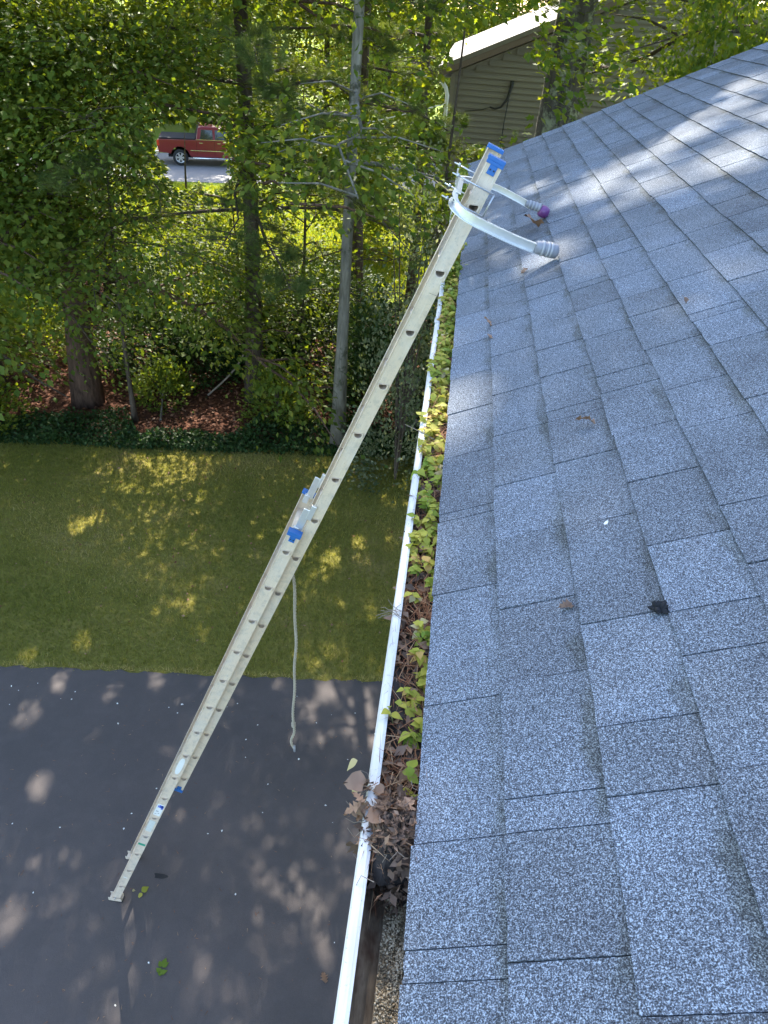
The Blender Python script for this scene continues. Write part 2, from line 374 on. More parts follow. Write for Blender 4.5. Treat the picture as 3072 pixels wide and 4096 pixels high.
def grow(rng, loc, height, tr, base, cr, nl, nsub, ntw, nleaf, lsize, shape, droop=0.15, lean=(0, 0), topfrac=0.35, flat=0.13, spread=0.38, lowlen=1.0, tintbias=0.0, span=None, zmin=0.6, profile=None):
    """returns wood MB and leaf arrays, world coordinates relative to loc"""
    wood = MB(); h = height
    tp = []; tr_ = []
    ph = rng.uniform(0, 6.28, 4)
    for i in range(11):
        s = i/10
        tp.append((lean[0]*s + 0.12*math.sin(3*s+ph[0])*s, lean[1]*s + 0.12*math.sin(2.5*s+ph[1])*s, h*s*0.97))
        tr_.append(tr*(1.0-0.88*s)*(1+0.55*math.exp(-s*22)))
    wood.tube(tp, tr_, 12)
    def trunk(z):
        s = min(max(z/(h*0.97), 0), 1); i = min(int(s*10), 9); f = s*10-i
        a, b = tp[i], tp[i+1]; return np.array([a[j]+(b[j]-a[j])*f for j in range(3)]), tr_[i]+(tr_[i+1]-tr_[i])*f
    C = []; OUT = []
    for i in range(nl):
        s = (i+rng.uniform(0.1, 0.9))/nl
        z = base+(h*0.97-base)*s
        az = i*2.399+rng.uniform(-0.5, 0.5)
        if span: az = span[0]+(span[1]-span[0])*rng.uniform()
        prof = profile(s) if profile else (lowlen*(1-s)+1.0*s)*math.sqrt(max(0.05, 1-max(0, (s-topfrac)/(1-topfrac))**2))*(0.75+0.5*min(s*2, 0.5))
        L = cr*prof*rng.uniform(0.75, 1.15)
        elv = 0.15+0.75*s+rng.uniform(-0.15, 0.15)
        p0, r0 = trunk(z)
        d = np.array([math.cos(az)*math.cos(elv), math.sin(az)*math.cos(elv), math.sin(elv)])
        pts = []
        for k in range(6):
            q = k/5
            pts.append(p0+d*L*q+np.array([0, 0, -droop*L*q*q*(1.3-s)]) + (rng.normal(0, 0.04*L, 3)*q if k else 0))
        rb = min(r0*0.45, 0.012+0.011*L)
        if prune_mask(np.array(pts)+np.array(loc), True).all(): wood.tube(pts, [rb*(1-0.8*q/5)+0.004 for q in range(6)], 6, False)
        for j in range(nsub):
            q = 0.25+0.75*(j+rng.uniform(0, 1))/nsub; q = min(q, 0.999)
            k = min(int(q*5), 4); f = q*5-k
            b0 = pts[k]+(pts[k+1]-pts[k])*f
            sg = 1 if j % 2 else -1
            a2 = az+sg*rng.uniform(0.35, 1.1); e2 = elv*0.4+rng.uniform(-0.35, 0.3)
            d2 = np.array([math.cos(a2)*math.cos(e2), math.sin(a2)*math.cos(e2), math.sin(e2)])
            L2 = L*rng.uniform(0.22, 0.45)*(1.15-0.5*q)+0.25
            e = b0+d2*L2+np.array([0, 0, -0.12*L2])
            mid = (b0+e)/2+np.array([0, 0, 0.06*L2])
            if b0[2] > zmin and prune_mask(np.array([b0, mid, e, (b0+mid)/2, (mid+e)/2])+np.array(loc), True).all(): wood.tube([b0, mid, e], [rb*0.35+0.003, rb*0.25+0.003, 0.004], 5, False)
            for w_ in range(ntw):
                s2 = (w_+rng.uniform(0.2, 1))/ntw
                c = b0+(e-b0)*s2+rng.normal(0, 0.16, 3)
                C.append(c); OUT.append(d2+0.4*d)
    C = np.array(C); OUT = np.array(OUT)
    ok = C[:, 2] > zmin; C = C[ok]; OUT = OUT[ok]
    kp = prune_mask(C+np.array(loc)); C = C[kp]; OUT = OUT[kp]
    nc = len(C)
    ctint = rng.normal(0.45+tintbias, 0.16, nc)
    idx = np.repeat(np.arange(nc), nleaf)
    n = len(idx)
    off = rng.normal(0, 1, (n, 3))*np.array([spread, spread, flat*1.6])
    P = C[idx]+off
    D_ = nrm(OUT[idx])*0.9+nrm(off)*0.6+rng.normal(0, 0.35, (n, 3))+np.array([0, 0, -0.35])
    N_ = np.array([0, 0, 1.0])+rng.normal(0, 0.45, (n, 3))
    L = lsize*rng.uniform(0.65, 1.25, n)
    kp = prune_mask(P+np.array(loc)); P, D_, N_, L, idx = P[kp], D_[kp], N_[kp], L[kp], idx[kp]
    tint = np.clip(ctint[idx]+rng.normal(0, 0.16, len(P)), 0, 1)
    return wood, leaf_arrays(shape, P, D_, N_, L, L*0.9, tint)

def tree(name, label, loc, seed, bark, leaf, group='trees at the wood edge', **kw):
    rng = np.random.default_rng(seed)
    t = thing(name, label, 'tree', loc, group=group)
    wood, (V, T, tint) = grow(rng, loc, **kw)
    wood.build('trunk', M[bark], t, True)
    tri_obj('crown', V, T, M[leaf], t, tint)
    return t
def copy_tree(src, loc, rz, sc, label):
    r = src.copy(); COL.objects.link(r); r.location = loc; r.rotation_euler = (0, 0, rz); r.scale = (sc, sc, sc); r['label'] = label
    for ch in src.children:
        c = ch.copy(); COL.objects.link(c); c.parent = r
    return r
def bush_arrays(rng, c, rad, n, lsize, tb=0.0, up=0.3):
    """leafy mound: clusters through the volume of an ellipsoid"""
    nc = max(6, n//28)
    d = nrm(rng.normal(0, 1, (nc, 3))); rr = rng.uniform(0.35, 1.0, nc)**0.6
    C = d*rr[:, None]*np.array(rad)
    C[:, 2] = np.abs(C[:, 2])*1.0
    idx = rng.integers(0, nc, n)
    P = C[idx]+rng.normal(0, 1, (n, 3))*np.array([0.14, 0.14, 0.09])*min(1.0, max(rad))
    P[:, 2] = np.abs(P[:, 2])
    D_ = nrm(C[idx])+rng.normal(0, 0.5, (n, 3)); N_ = np.array([0, 0, 1.])*(0.6+up)+rng.normal(0, 0.5, (n, 3))
    ct = rng.normal(0.45+tb, 0.18, nc)
    kp = prune_mask(P+np.array(c)); P, D_, N_, idx = P[kp], D_[kp], N_[kp], idx[kp]
    L = lsize*rng.uniform(0.6, 1.3, len(P))
    return leaf_arrays(LEAF_SIMPLE, P, D_, N_, L, L*0.85, np.clip(ct[idx]+rng.normal(0, 0.15, len(P)), 0, 1))
def bush(name, label, loc, seed, rad, n, lsize, leaf, group='shrubs under the trees', tb=0.0, stems=5):
    rng = np.random.default_rng(seed)
    t = thing(name, label, 'shrub', loc, group=group)
    wood = MB()
    for k in range(stems):
        a = rng.uniform(0, 6.28); e = (math.cos(a)*rad[0]*0.5, math.sin(a)*rad[1]*0.5, rad[2]*rng.uniform(0.6, 0.9))
        wood.tube([(0, 0, -0.02), (e[0]*0.4, e[1]*0.4, e[2]*0.55), e], [0.022, 0.015, 0.006], 6, False)
    wood.build('stem', M['bark'], t, True)
    V, T, ti = bush_arrays(rng, loc, rad, n, lsize, tb)
    tri_obj('foliage', V, T, M[leaf], t, ti)
    return t

# ------------------------------------------------------------------ the setting
def sheet(name, outline, z, material, kind='structure', sub=None):
    o = mesh_obj(name, [(x, y, z) for x, y in outline], [tuple(range(len(outline)))], material)
    return tag(o, kind=kind)
def wobble(pts, amp, step, seed):
    rng = random.Random(seed); out = []
    for (a, b) in zip(pts, pts[1:]):
        n = max(1, int(math.hypot(b[0]-a[0], b[1]-a[1])/step))
        for i in range(n):
            f = i/n; out.append((a[0]+(b[0]-a[0])*f+rng.uniform(-amp, amp), a[1]+(b[1]-a[1])*f+rng.uniform(-amp, amp)))
    out.append(pts[-1]); return out
sheet('ground', [(-700, -300), (700, -300), (700, 900), (-700, 900)], -0.004, M['field'])
lawn_edge = wobble([(-24, 3.55), (-4.84, 5.72), (-0.32, 6.22), (9, 7.2)], 0.028, 0.09, 3)
sheet('lawn', lawn_edge + wobble([(14, 12.2), (-2.4, 11.7), (-7.6, 11.0), (-24, 9.5)], 0.1, 0.5, 4), 0.004, M['turf'])
sheet('woods_floor', wobble([(-26, 9.1), (-7.6, 10.75), (-2.4, 11.45), (0.3, 11.9), (14, 12.4)], 0.12, 0.4, 5) + wobble([(14, 19), (-1, 19.2), (-9, 20.5), (-26, 21)], 0.4, 0.8, 6), 0.010, M['litter'])
dr = sheet('driveway', [(-24, -9), (0.62, -9), (0.62, 6.30)] + [(x, y-0.012) for x, y in reversed(lawn_edge) if x < 0.6], 0.016, M['asphalt'])
m = simple('oil_spot', (0.012, 0.012, 0.014), 0.45)
pts = [(0.062*math.cos(a)*(1+0.3*math.sin(3*a+1)), 0.03*math.sin(a)*(1+0.25*math.cos(2*a))) for a in [i*math.pi/9 for i in range(18)]]
mesh_obj('oil_stain', [(-2.05+x, 3.5+y, 0.019) for x, y in pts], [tuple(range(18))], m, dr)
rd = Vector((0.964, 0.266, 0)); rn = Vector((-0.266, 0.964, 0)); r0 = Vector((-12.54, 32.13, 0))
q = [r0-rd*90, r0+rd*90, r0+rd*90+rn*6.4, r0-rd*90+rn*6.4]
sheet('road', [(v.x, v.y) for v in q], 0.012, M['road'])

# ------------------------------------------------------------------ the house with its shingled roof
TAN = 0.48; TH = math.atan(TAN); CT, ST = math.cos(TH), math.sin(TH)
EX, EZ = 0.044, 5.87                      # edge of the first course
YN, YF = -1.6, 6.17                       # near and far ends of the roof
RIDGE = 3.7
house = thing('house', 'house with blue grey shingle roof and white gutter in the foreground', 'house', (0, 0, 0))
def rp(x, y, h=0.0):                      # point on the roof plane, h above it
    return (x-ST*h, y, EZ+TAN*(x-EX)+CT*h)
deck = MB()
a, b = (0.06, -0.004), (RIDGE, -0.004)
zr = EZ+TAN*(RIDGE-EX)
deck.prism([(0.062, EZ+TAN*(0.062-EX)-0.006), (RIDGE, zr-0.006), (2*RIDGE-0.062, EZ), (2*RIDGE-0.062, EZ-0.03), (RIDGE, zr-0.04), (0.062, EZ+TAN*(0.062-EX)-0.03)], YN, YF-0.02)
roof = deck.build('roof', M['shingle_edge'], house)
# far slope (never seen) as a plain covering
bs = MB(); bs.add([(RIDGE, YN, zr+0.004), (RIDGE, YF, zr+0.004), (2*RIDGE+0.02, YF, EZ-0.01), (2*RIDGE+0.02, YN, EZ-0.01)], [(0, 1, 2, 3)])
bs.build('back_slope', M['shingle_edge'], roof)
XS = [EX, 0.1663] + [0.1663+0.131*i for i in range(1, 28)]
KNOWN = {0: [0.418, 0.457, 0.602, 0.856, 1.146, 1.405, 1.438, 1.7, 1.957, 2.205, 2.475, 2.777, 3.061], 1: [0.434, 0.6, 0.654, 0.876, 1.061, 1.285, 1.496, 1.745, 1.993, 2.28, 2.566, 2.739], 2: [0.37, 0.636, 0.754, 0.976, 1.266, 1.525, 1.736, 1.794, 2.016, 2.211, 2.425, 2.697], 3: [0.653, 0.862, 0.962, 1.147, 1.371, 1.582, 1.806, 1.91, 2.181, 2.437]}
rs = random.Random(12)
pieces = []
for k in range(len(XS)-1):
    if XS[k] > RIDGE-0.1: break
    js = []
    kn = sorted(KNOWN.get(k, []))
    lo, hi = (kn[0], kn[-1]) if kn else (None, None)
    y = (lo if kn else rs.uniform(0.0, 0.3))
    back = [] 
    while y > YN: y -= rs.choice([0.14, 0.17, 0.21, 0.24, 0.28, 0.33])*rs.uniform(0.9, 1.1); back.append(y)
    js = back[::-1][1:]
    if kn: js += kn
    else: js.append(back[0]+rs.uniform(0.2, 0.3) if back else 0)
    y = js[-1]
    while True:
        y += rs.choice([0.05, 0.15, 0.18, 0.21, 0.24, 0.28, 0.33])*rs.uniform(0.9, 1.1)
        if y > YF-0.12: break
        js.append(y)
    js = [YN] + js + [YF + rs.uniform(-0.004, 0.004)]
    for i in range(len(js)-1):
        pieces.append((k, js[i], js[i+1]))
camM = cam.matrix_basis.inverted() if False else None
Rc = Euler(cam.rotation_euler).to_matrix().transposed()
FPX = 2945.0/4
def project(p):
    q = Rc @ (Vector(p)-CAM)
    if q.z > -0.05: return None
    return (384+FPX*q.x/-q.z, 512-FPX*q.y/-q.z)
def inframe(p): 
    s = project(p); return s is not None and 0 <= s[0] <= 768 and 0 <= s[1] <= 1024
def shingle_geo(k, y0, y1, r):
    th = r.choice([0.0040, 0.0048, 0.0058]); lift = r.uniform(-0.0006, 0.0010)
    x0 = XS[k]+r.uniform(-0.0022, 0.0022); x1 = min(XS[k+1]+0.02, RIDGE-0.004)
    g = min(0.0006+0.0010*max(y0-0.3, 0), 0.0026)+r.uniform(0, 0.0004)
    n = 4; vs = []; up = []
    for i in range(n+1):
        y = y0+g+(y1-y0-2*g)*i/n; jx = r.uniform(-0.0016, 0.0016); jz = r.uniform(-0.0006, 0.0006)
        hb = 0.0040+th+lift+jz
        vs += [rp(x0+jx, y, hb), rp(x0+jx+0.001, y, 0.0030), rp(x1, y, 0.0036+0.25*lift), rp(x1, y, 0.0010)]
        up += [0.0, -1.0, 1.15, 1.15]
    fs = []
    for i in range(n):
        o = 4*i; p = 4*(i+1)
        fs += [(o, o+2, p+2, p), (o+1, o, p, p+1), (o+1, p+1, p+3, o+3)]
    fs += [(0, 1, 3, 2), (4*n, 4*n+2, 4*n+3, 4*n+1)]
    return vs, fs, up
def vis_area(k, y0, y1):
    c = rp((XS[k]+XS[k+1])/2, (y0+y1)/2)
    pts = [rp(XS[k], y0), rp(XS[k], y1), rp(XS[k+1], y0), rp(XS[k+1], y1), c]
    if not any(inframe(q) for q in pts): return 0.0
    d = (Vector(c)-CAM).length
    v = (CAM-Vector(c)).normalized().dot(Vector((-ST, 0, CT)))
    return (XS[k+1]-XS[k])*(y1-y0)*max(v, 0.01)/d**2
order = sorted(pieces, key=lambda p: -vis_area(*p))
rest_v, rest_f, rest_t, rest_u = [], [], [], []
rs = random.Random(5)
for i, (k, y0, y1) in enumerate(order):
    vs, fs, up = shingle_geo(k, y0, y1, rs); ti = min(1, max(0, rs.gauss(0.5, 0.25)))
    if i < 300 and vis_area(k, y0, y1) > 0:
        org = Vector(vs[0])
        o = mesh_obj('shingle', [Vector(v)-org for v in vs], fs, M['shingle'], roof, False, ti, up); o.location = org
    else:
        b = len(rest_v); rest_v += vs; rest_f += [tuple(j+b for j in f) for f in fs]; rest_t += [ti]*len(vs); rest_u += up
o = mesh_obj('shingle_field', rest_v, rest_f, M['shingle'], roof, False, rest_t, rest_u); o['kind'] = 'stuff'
# drip edge, rake board, fascia, soffit, walls
MB().prism([(0.050, EZ-0.001), (0.150, EZ+TAN*0.106-0.004), (0.150, EZ+TAN*0.106-0.010), (0.058, EZ-0.012), (0.058, EZ-0.03), (0.050, EZ-0.03)], YN, YF-0.03).build('drip_edge', M['trim'], house)
MB().box((0.095, YN, 5.66), (0.115, YF-0.05, 5.868)).build('fascia', M['trim'], house)
rk = MB(); rk.prism([(0.07, EZ-0.035), (RIDGE, zr-0.045), (2*RIDGE-0.07, EZ-0.035), (2*RIDGE-0.07, EZ-0.19), (RIDGE, zr-0.2), (0.07, EZ-0.19)], YF-0.055, YF-0.03); rk.build('rake_board', M['trim'], house)
MB().box((0.117, YN, 5.64), (0.50, YF-0.06, 5.655)).build('soffit', M['trim'], house)
wl = MB(); wl.box((0.5, YN-0.2, 0), (2*RIDGE-0.5, YF-0.3, 5.66)); wall = wl.build('wall', M['wallpaint'], house)
gb = MB(); gb.prism([(0.5, 5.66), (2*RIDGE-0.5, 5.66), (2*RIDGE-0.5, 5.8), (RIDGE, zr-0.06), (0.5, 5.8)], YF-0.32, YF-0.302); gb.build('gable', M['wallpaint'], wall)
for i in range(44):
    z = 0.25+i*0.122
    bd = MB(); bd.add([(0.485, YN-0.2, z), (0.485, YF-0.3, z), (0.497, YF-0.3, z+0.125), (0.497, YN-0.2, z+0.125), (0.499, YN-0.2, z), (0.499, YF-0.3, z)], [(0, 1, 2, 3), (0, 4, 5, 1)])
    bd.build('siding_board', M['wallpaint'], wall)
# gutter
gp = [(0.092, 5.860), (0.092, 5.752), (0.010, 5.752), (-0.004, 5.768), (-0.020, 5.785), (-0.033, 5.806), (-0.0385, 5.828), (-0.0385, 5.845), (-0.0355, 5.8505), (-0.0250, 5.8520), (-0.0198, 5.8500), (-0.0198, 5.843)]
inn = [(-0.0215, 5.843), (-0.0215, 5.848), (-0.034, 5.8480), (-0.0365, 5.843), (-0.0365, 5.828), (-0.031, 5.807), (-0.018, 5.787), (-0.0025, 5.770), (0.011, 5.754), (0.090, 5.754), (0.090, 5.860)]
GY0, GY1 = -1.3, 6.13
ys = [GY0+(GY1-GY0)*i/24 for i in range(25)]
loop = gp+inn; n = len(loop); vs = []; fs = []
rg = random.Random(3)
for y in ys:
    dx, dz = rg.uniform(-0.0012, 0.0012), rg.uniform(-0.001, 0.001)
    vs += [(x+dx, y, z+dz) for x, z in loop]
ng = len(gp)
for i in range(len(ys)-1):
    for k in range(n): fs.append((i*n+k, i*n+(k+1) % n, (i+1)*n+(k+1) % n, (i+1)*n+k))
gut = mesh_obj('gutter', vs, fs, M['gutter'], house)
gut.data.materials.append(M['gutter_in'])
for p in gut.data.polygons:
    k = min((v % n) for v in p.vertices); ks = sorted(v % n for v in p.vertices)
    if ks[0] >= ng+3: p.material_index = 1
MB().prism(gp[:10]+[(-0.024, 5.86)], GY1, GY1+0.003).build('end_cap', M['gutter'], gut)
for y in (2.55, 4.0, 5.4):
    hg = MB(); hg.box((-0.0210, y-0.010, 5.8390), (0.090, y+0.010, 5.8415)); hg.build('hanger', M['gutter_in'], gut)
for y in (2.78,):
    MB().box((-0.040, y, 5.8528), (-0.021, y+0.05, 5.8545)).build('splice', M['gutter'], gut)

# ------------------------------------------------------------------ extension ladder (local: x across, y to the climber, z along the rails)
U = Vector((0.3582, 0, 0.9336)); LY = Vector((-0.9336, 0, 0.3582)); LX = Vector((0, 1, 0))
LO = Vector((-2.2708, 3.228, 0.29)) - U*0.30
lad = thing('extension_ladder', 'long two section aluminium extension ladder leaning on the roof', 'ladder', LO)
LM = Matrix(((LX.x, LY.x, U.x), (LX.y, LY.y, U.y), (LX.z, LY.z, U.z)))
lad.rotation_euler = LM.to_euler()
LINV = LM.transposed()
def ll(p): return LINV @ (Vector(p)-LO)
NH = 16
def dshape(r):                      # D outline, flat tread side up (tilted to be level)
    out = []
    tilt = R(20)
    for i in range(NH):
        a = 2*math.pi*i/NH
        y, z = r*math.cos(a), r*math.sin(a)
        z = min(z, r*0.30)
        c, s = math.cos(-tilt), math.sin(-tilt)
        out.append((y*c-z*s, y*s+z*c))
    return out
def rail(name, x, sgn, yc, depth, z0, z1, holes, hr=0.0205):
    """C channel: web at x, flanges run to x+sgn*0.028, small outward lips"""
    mb = MB(); th = 0.0028; hd = depth/2
    zs = [z0] + [(a+b)/2 for a, b in zip(holes, holes[1:])] + [z1]
    for i, hz in enumerate(holes):
        za, zb = zs[i], zs[i+1]
        for xx in (x, x+sgn*th):
            D = dshape(hr); rect = []
            for (dy, dz) in D:
                a = math.atan2(dz, dy); cy, cz = math.cos(a), math.sin(a)
                k = min((hd/abs(cy)) if abs(cy) > 1e-6 else 9e9, ((zb-hz) if cz > 0 else (hz-za))/abs(cz) if abs(cz) > 1e-6 else 9e9)
                rect.append((cy*k, cz*k))
            vs = [(xx, yc+a, hz+b) for a, b in D]+[(xx, yc+a, hz+b) for a, b in rect]
            cor = [(hd, zb-hz), (-hd, zb-hz), (-hd, za-hz), (hd, za-hz)]
            ci = len(vs); vs += [(xx, yc+a, hz+b) for a, b in cor]
            fs = [(j, (j+1) % NH, NH+(j+1) % NH, NH+j) for j in range(NH)]
            for j in range(NH):                # close the corners of the rectangle
                a, b = rect[j], rect[(j+1) % NH]
                for q, c in enumerate(cor):
                    onx = lambda p: abs(abs(p[0])-hd) < 1e-5 and p[0]*c[0] > 0
                    onz = lambda p: abs(p[1]-c[1]) < 1e-5
                    if (onx(a) and onz(b)) or (onz(a) and onx(b)): fs.append((NH+j, NH+(j+1) % NH, ci+q))
                if a[0]*b[0] < 0 and abs(abs(a[0])-hd) < 1e-5 and abs(abs(b[0])-hd) < 1e-5:     # nobody on this end: close it with both corners
                    up_ = (a[1]+b[1]) > 0; ca = (0 if a[0] > 0 else 1) if up_ else (3 if a[0] > 0 else 2); cb2 = (0 if b[0] > 0 else 1) if up_ else (3 if b[0] > 0 else 2)
                    fs.append((NH+j, ci+ca, ci+cb2, NH+(j+1) % NH))
            mb.add(vs, fs)
    for s in (-1, 1):
        y = yc+s*hd
        mb.box((min(x-sgn*0.004, x+sgn*0.030), min(y, y-s*0.003), z0), (max(x-sgn*0.004, x+sgn*0.030), max(y, y-s*0.003), z1))
    return mb.build(name, M['alu'], lad)
W0, W1 = 0.0, 0.430
F0, F1 = 0.058, 0.372
BZ = [0.30+0.3048*i for i in range(15)]
FZ = [2.0647+0.3048*i for i in range(16)]
BTOP, FBOT, FTOP = 4.70, 1.90, 6.825
rail('base_rail', W0, 1, 0.0, 0.074, 0.05, BTOP, BZ); rail('base_rail', W1, -1, 0.0, 0.074, 0.05, BTOP, BZ)
rail('fly_rail', F0, 1, -0.070, 0.068, FBOT, FTOP, FZ); rail('fly_rail', F1, -1, -0.070, 0.068, FBOT, FTOP, FZ)
def rung(x0, x1, yc, z, r=0.0205):
    mb = MB(); secs = [(x0-0.0075, r*1.30), (x0-0.003, r*1.33), (x0-0.0015, r*1.02), (x0+0.004, r), (x0+0.006, r*1.25), (x0+0.010, r), (x1-0.010, r), (x1-0.006, r*1.25), (x1-0.004, r), (x1+0.0015, r*1.02), (x1+0.003, r*1.33), (x1+0.0075, r*1.30)]
    secs = [(x0-0.0065, r*0.97)] + secs + [(x1+0.0065, r*0.97)]
    vs = []
    for x, rr in secs: vs += [(x, yc+a, z+b) for a, b in dshape(rr)]
    for x in (x0-0.0065, x0+0.2*(x1-x0)): pass
    ins = len(secs)
    fs = [(i*NH+j, i*NH+(j+1) % NH, (i+1)*NH+(j+1) % NH, (i+1)*NH+j) for i in range(ins-1) for j in range(NH)]
    # inner wall of the hollow rung
    b = len(vs); vs += [(x0-0.0065, yc+a, z+c) for a, c in dshape(r*0.95)]+[(x1+0.0065, yc+a, z+c) for a, c in dshape(r*0.95)]
    fs += [(b+j, b+NH+j, b+NH+(j+1) % NH, b+(j+1) % NH) for j in range(NH)]
    return mb.add(vs, fs).build('rung', M['alu'], lad)
for z in BZ: rung(W0, W1, 0.0, z)
for z in FZ: rung(F0, F1, -0.070, z)
# blue end caps
def cap(x, sgn, yc, depth, z, up, name='end_cap'):
    mb = MB(); s = up
    mb.box((min(x-sgn*0.008, x+sgn*0.034), yc-depth/2-0.004, min(z, z+s*0.016)), (max(x-sgn*0.008, x+sgn*0.034), yc+depth/2+0.004, max(z, z+s*0.016)))
    mb.box((min(x-sgn*0.008, x-sgn*0.003), yc-depth/2-0.004, min(z, z-s*0.014)), (max(x-sgn*0.008, x-sgn*0.003), yc+depth/2+0.004, max(z, z-s*0.014)))
    mb.box((min(x-sgn*0.0078, x-sgn*0.003), yc-0.017, min(z-s*0.0135, z-s*0.052)), (max(x-sgn*0.0078, x-sgn*0.003), yc+0.017, max(z-s*0.0135, z-s*0.052)))
    o = mb.build(name, M['blue'], lad, bevel=0.002)
    for yy in (-0.008, 0.008):
        MB().tube([(x-sgn*0.0082, yc+yy, z-s*0.032), (x-sgn*0.0115, yc+yy, z-s*0.032)], 0.0034, 8).build('rivet', M['rubber'], o)
    return o
cap(F0, 1, -0.070, 0.068, FTOP, 1); cap(F1, -1, -0.070, 0.068, FTOP, 1)
cap(W0, 1, 0.0, 0.074, BTOP, 1); cap(W1, -1, 0.0, 0.074, BTOP, 1)
cap(F0, 1, -0.070, 0.068, FBOT, -1); cap(F1, -1, -0.070, 0.068, FBOT, -1)
# rung locks near the top of the base section
for x in (F0-0.012, F1+0.004):
    mb = MB(); mb.box((x, -0.03, 4.70), (x+0.008, 0.012, 4.86)); mb.box((x-0.004, -0.05, 4.80), (x+0.012, -0.02, 4.90)); mb.box((x-0.006, -0.012, 4.66), (x+0.014, 0.02, 4.72))
    mb.build('rung_lock', M['alu2'], lad, bevel=0.003)
# feet: swivel shoe with a tread pad
for x, sgn in ((W0, 1), (W1, -1)):
    piv = Vector((x, 0, 0.085))
    sh = MB()
    def wpt(lx, wx, wz): # world-aligned shoe: wx along world X, wz up
        wp = LO + LX*lx + Vector((wx, 0, wz)); return tuple(ll(wp))
    fx = -0.01
    def wbox(mb, l0, l1, x0, x1, z0, z1):
        vs = [wpt(a, b, c) for c in (z0, z1) for b in (x0, x1) for a in (l0, l1)]
        mb.add(vs, [(0, 1, 3, 2), (4, 6, 7, 5), (0, 4, 5, 1), (2, 3, 7, 6), (0, 2, 6, 4), (1, 5, 7, 3)])
    gz = 0.016-LO.z
    l0, l1 = x-sgn*0.010, x+sgn*0.048
    wbox(sh, min(l0, l0+sgn*0.004), max(l0, l0+sgn*0.004), -0.045, 0.075, gz+0.012, gz+0.055)
    wbox(sh, min(l1, l1-sgn*0.004), max(l1, l1-sgn*0.004), -0.045, 0.075, gz+0.012, gz+0.055)
    wbox(sh, min(l0, l1), max(l0, l1), -0.045, 0.075, gz+0.008, gz+0.012)
    s_ = sh.build('shoe', M['alu'], lad, bevel=0.002)
    pd = MB(); wbox(pd, min(l0, l1), max(l0, l1), -0.05, 0.082, gz, gz+0.008); pd.build('tread_pad', M['rubber'], s_)
    MB().tube([(l0-sgn*0.006, 0.0, 0.06), (l1+sgn*0.006, 0.0, 0.06)], 0.007, 8).build('pivot_bolt', M['steel'], s_)
# stickers on the near base rail
def sticker(name, yc, zc, w_, h_, material, rounded=0.2, lift=0.0012):
    k = 24; pts = []
    for i in range(k):
        a = 2*math.pi*i/k; c, s = math.cos(a), math.sin(a)
        e = rounded
        pts.append((W0-lift, yc+w_/2*math.copysign(abs(c)**e, c), zc+h_/2*math.copysign(abs(s)**e, s)))
    return mesh_obj(name, pts, [tuple(range(k))], material, lad)
sticker('sticker', 0.002, BZ[6]+0.155, 0.042, 0.215, M['sticker'], 0.75)
s2 = sticker('label_plate', 0.0, BZ[4]+0.125, 0.056, 0.17, M['sticker'], 0.12)
for (y, z, w_, h_, mm) in ((-0.006, 0.055, 0.030, 0.034, 'sblue'), (-0.018, 0.045, 0.016, 0.05, 'sblue'), (0.014, 0.05, 0.006, 0.03, 'sblue'), (0.006, -0.02, 0.020, 0.010, 'sgrey'), (-0.010, -0.045, 0.012, 0.006, 'sgrey'), (0.010, -0.06, 0.016, 0.005, 'sgrey')):
    o = MB().add([(W0-0.0019, y-w_/2, BZ[4]+0.125+z-h_/2), (W0-0.0019, y+w_/2, BZ[4]+0.125+z-h_/2-0.004), (W0-0.0019, y+w_/2, BZ[4]+0.125+z+h_/2), (W0-0.0019, y-w_/2, BZ[4]+0.125+z+h_/2)], [(0, 1, 2, 3)]).build('print', M[mm], s2)
sticker('sticker', 0.004, BZ[3]+0.17, 0.050, 0.17, M['sticker2'], 0.15)
sticker('tape_band', 0.0, BZ[2]+0.165, 0.060, 0.030, M['sgreen'], 0.15)
sticker('tape_band', 0.0, BZ[0]+0.165, 0.036, 0.012, M['sticker'], 0.2)
# stabiliser: crossbar on the climber side, two arms out to the roof
CHAN = [(-0.019, -0.008), (0.019, -0.008), (0.019, 0.014), (0.0166, 0.014), (0.0166, -0.0056), (-0.0166, -0.0056), (-0.0166, 0.014), (-0.019, 0.014)]
def smooth_path(pts, n):
    pts = [Vector(p) for p in pts]; out = []
    for i in range(len(pts)-1):
        p0 = pts[max(i-1, 0)]; p1 = pts[i]; p2 = pts[i+1]; p3 = pts[min(i+2, len(pts)-1)]
        for j in range(n):
            t = j/n
            out.append(0.5*((2*p1)+(p2-p0)*t+(2*p0-5*p1+4*p2-p3)*t*t+(3*p1-p0-3*p2+p3)*t**3))
    out.append(pts[-1]); return out
def chan(name, wp, parent, upv, k=1.0):
    P_ = [ll(p) for p in wp]; u = LINV @ Vector(upv)
    return MB().sweep(P_, [(a*k, b*k) for a, b in CHAN], u).build(name, M['alu2'], parent)
stab = chan('stabilizer', [(-0.014, 3.135, 6.243), (-0.010, 3.40, 6.224), (-0.006, 3.70, 6.205)], lad, (0.36, 0, 0.93))
near = smooth_path([(-0.014, 3.19, 6.243), (-0.020, 3.115, 6.236), (-0.002, 3.075, 6.216), (0.05, 3.06, 6.186), (0.147, 3.06, 6.150), (0.232, 3.065, 6.120), (0.306, 3.07, 6.098), (0.352, 3.075, 6.086)], 5)
far = smooth_path([(-0.006, 3.66, 6.205), (-0.012, 3.73, 6.203), (0.004, 3.765, 6.198), (0.06, 3.78, 6.192), (0.152, 3.78, 6.176), (0.215, 3.775, 6.157), (0.289, 3.77, 6.129), (0.345, 3.77, 6.106)], 5)
an = chan('arm', near, stab, (0.30, 0, 0.95)); af = chan('arm', far, stab, (0.30, 0, 0.95), 0.74)
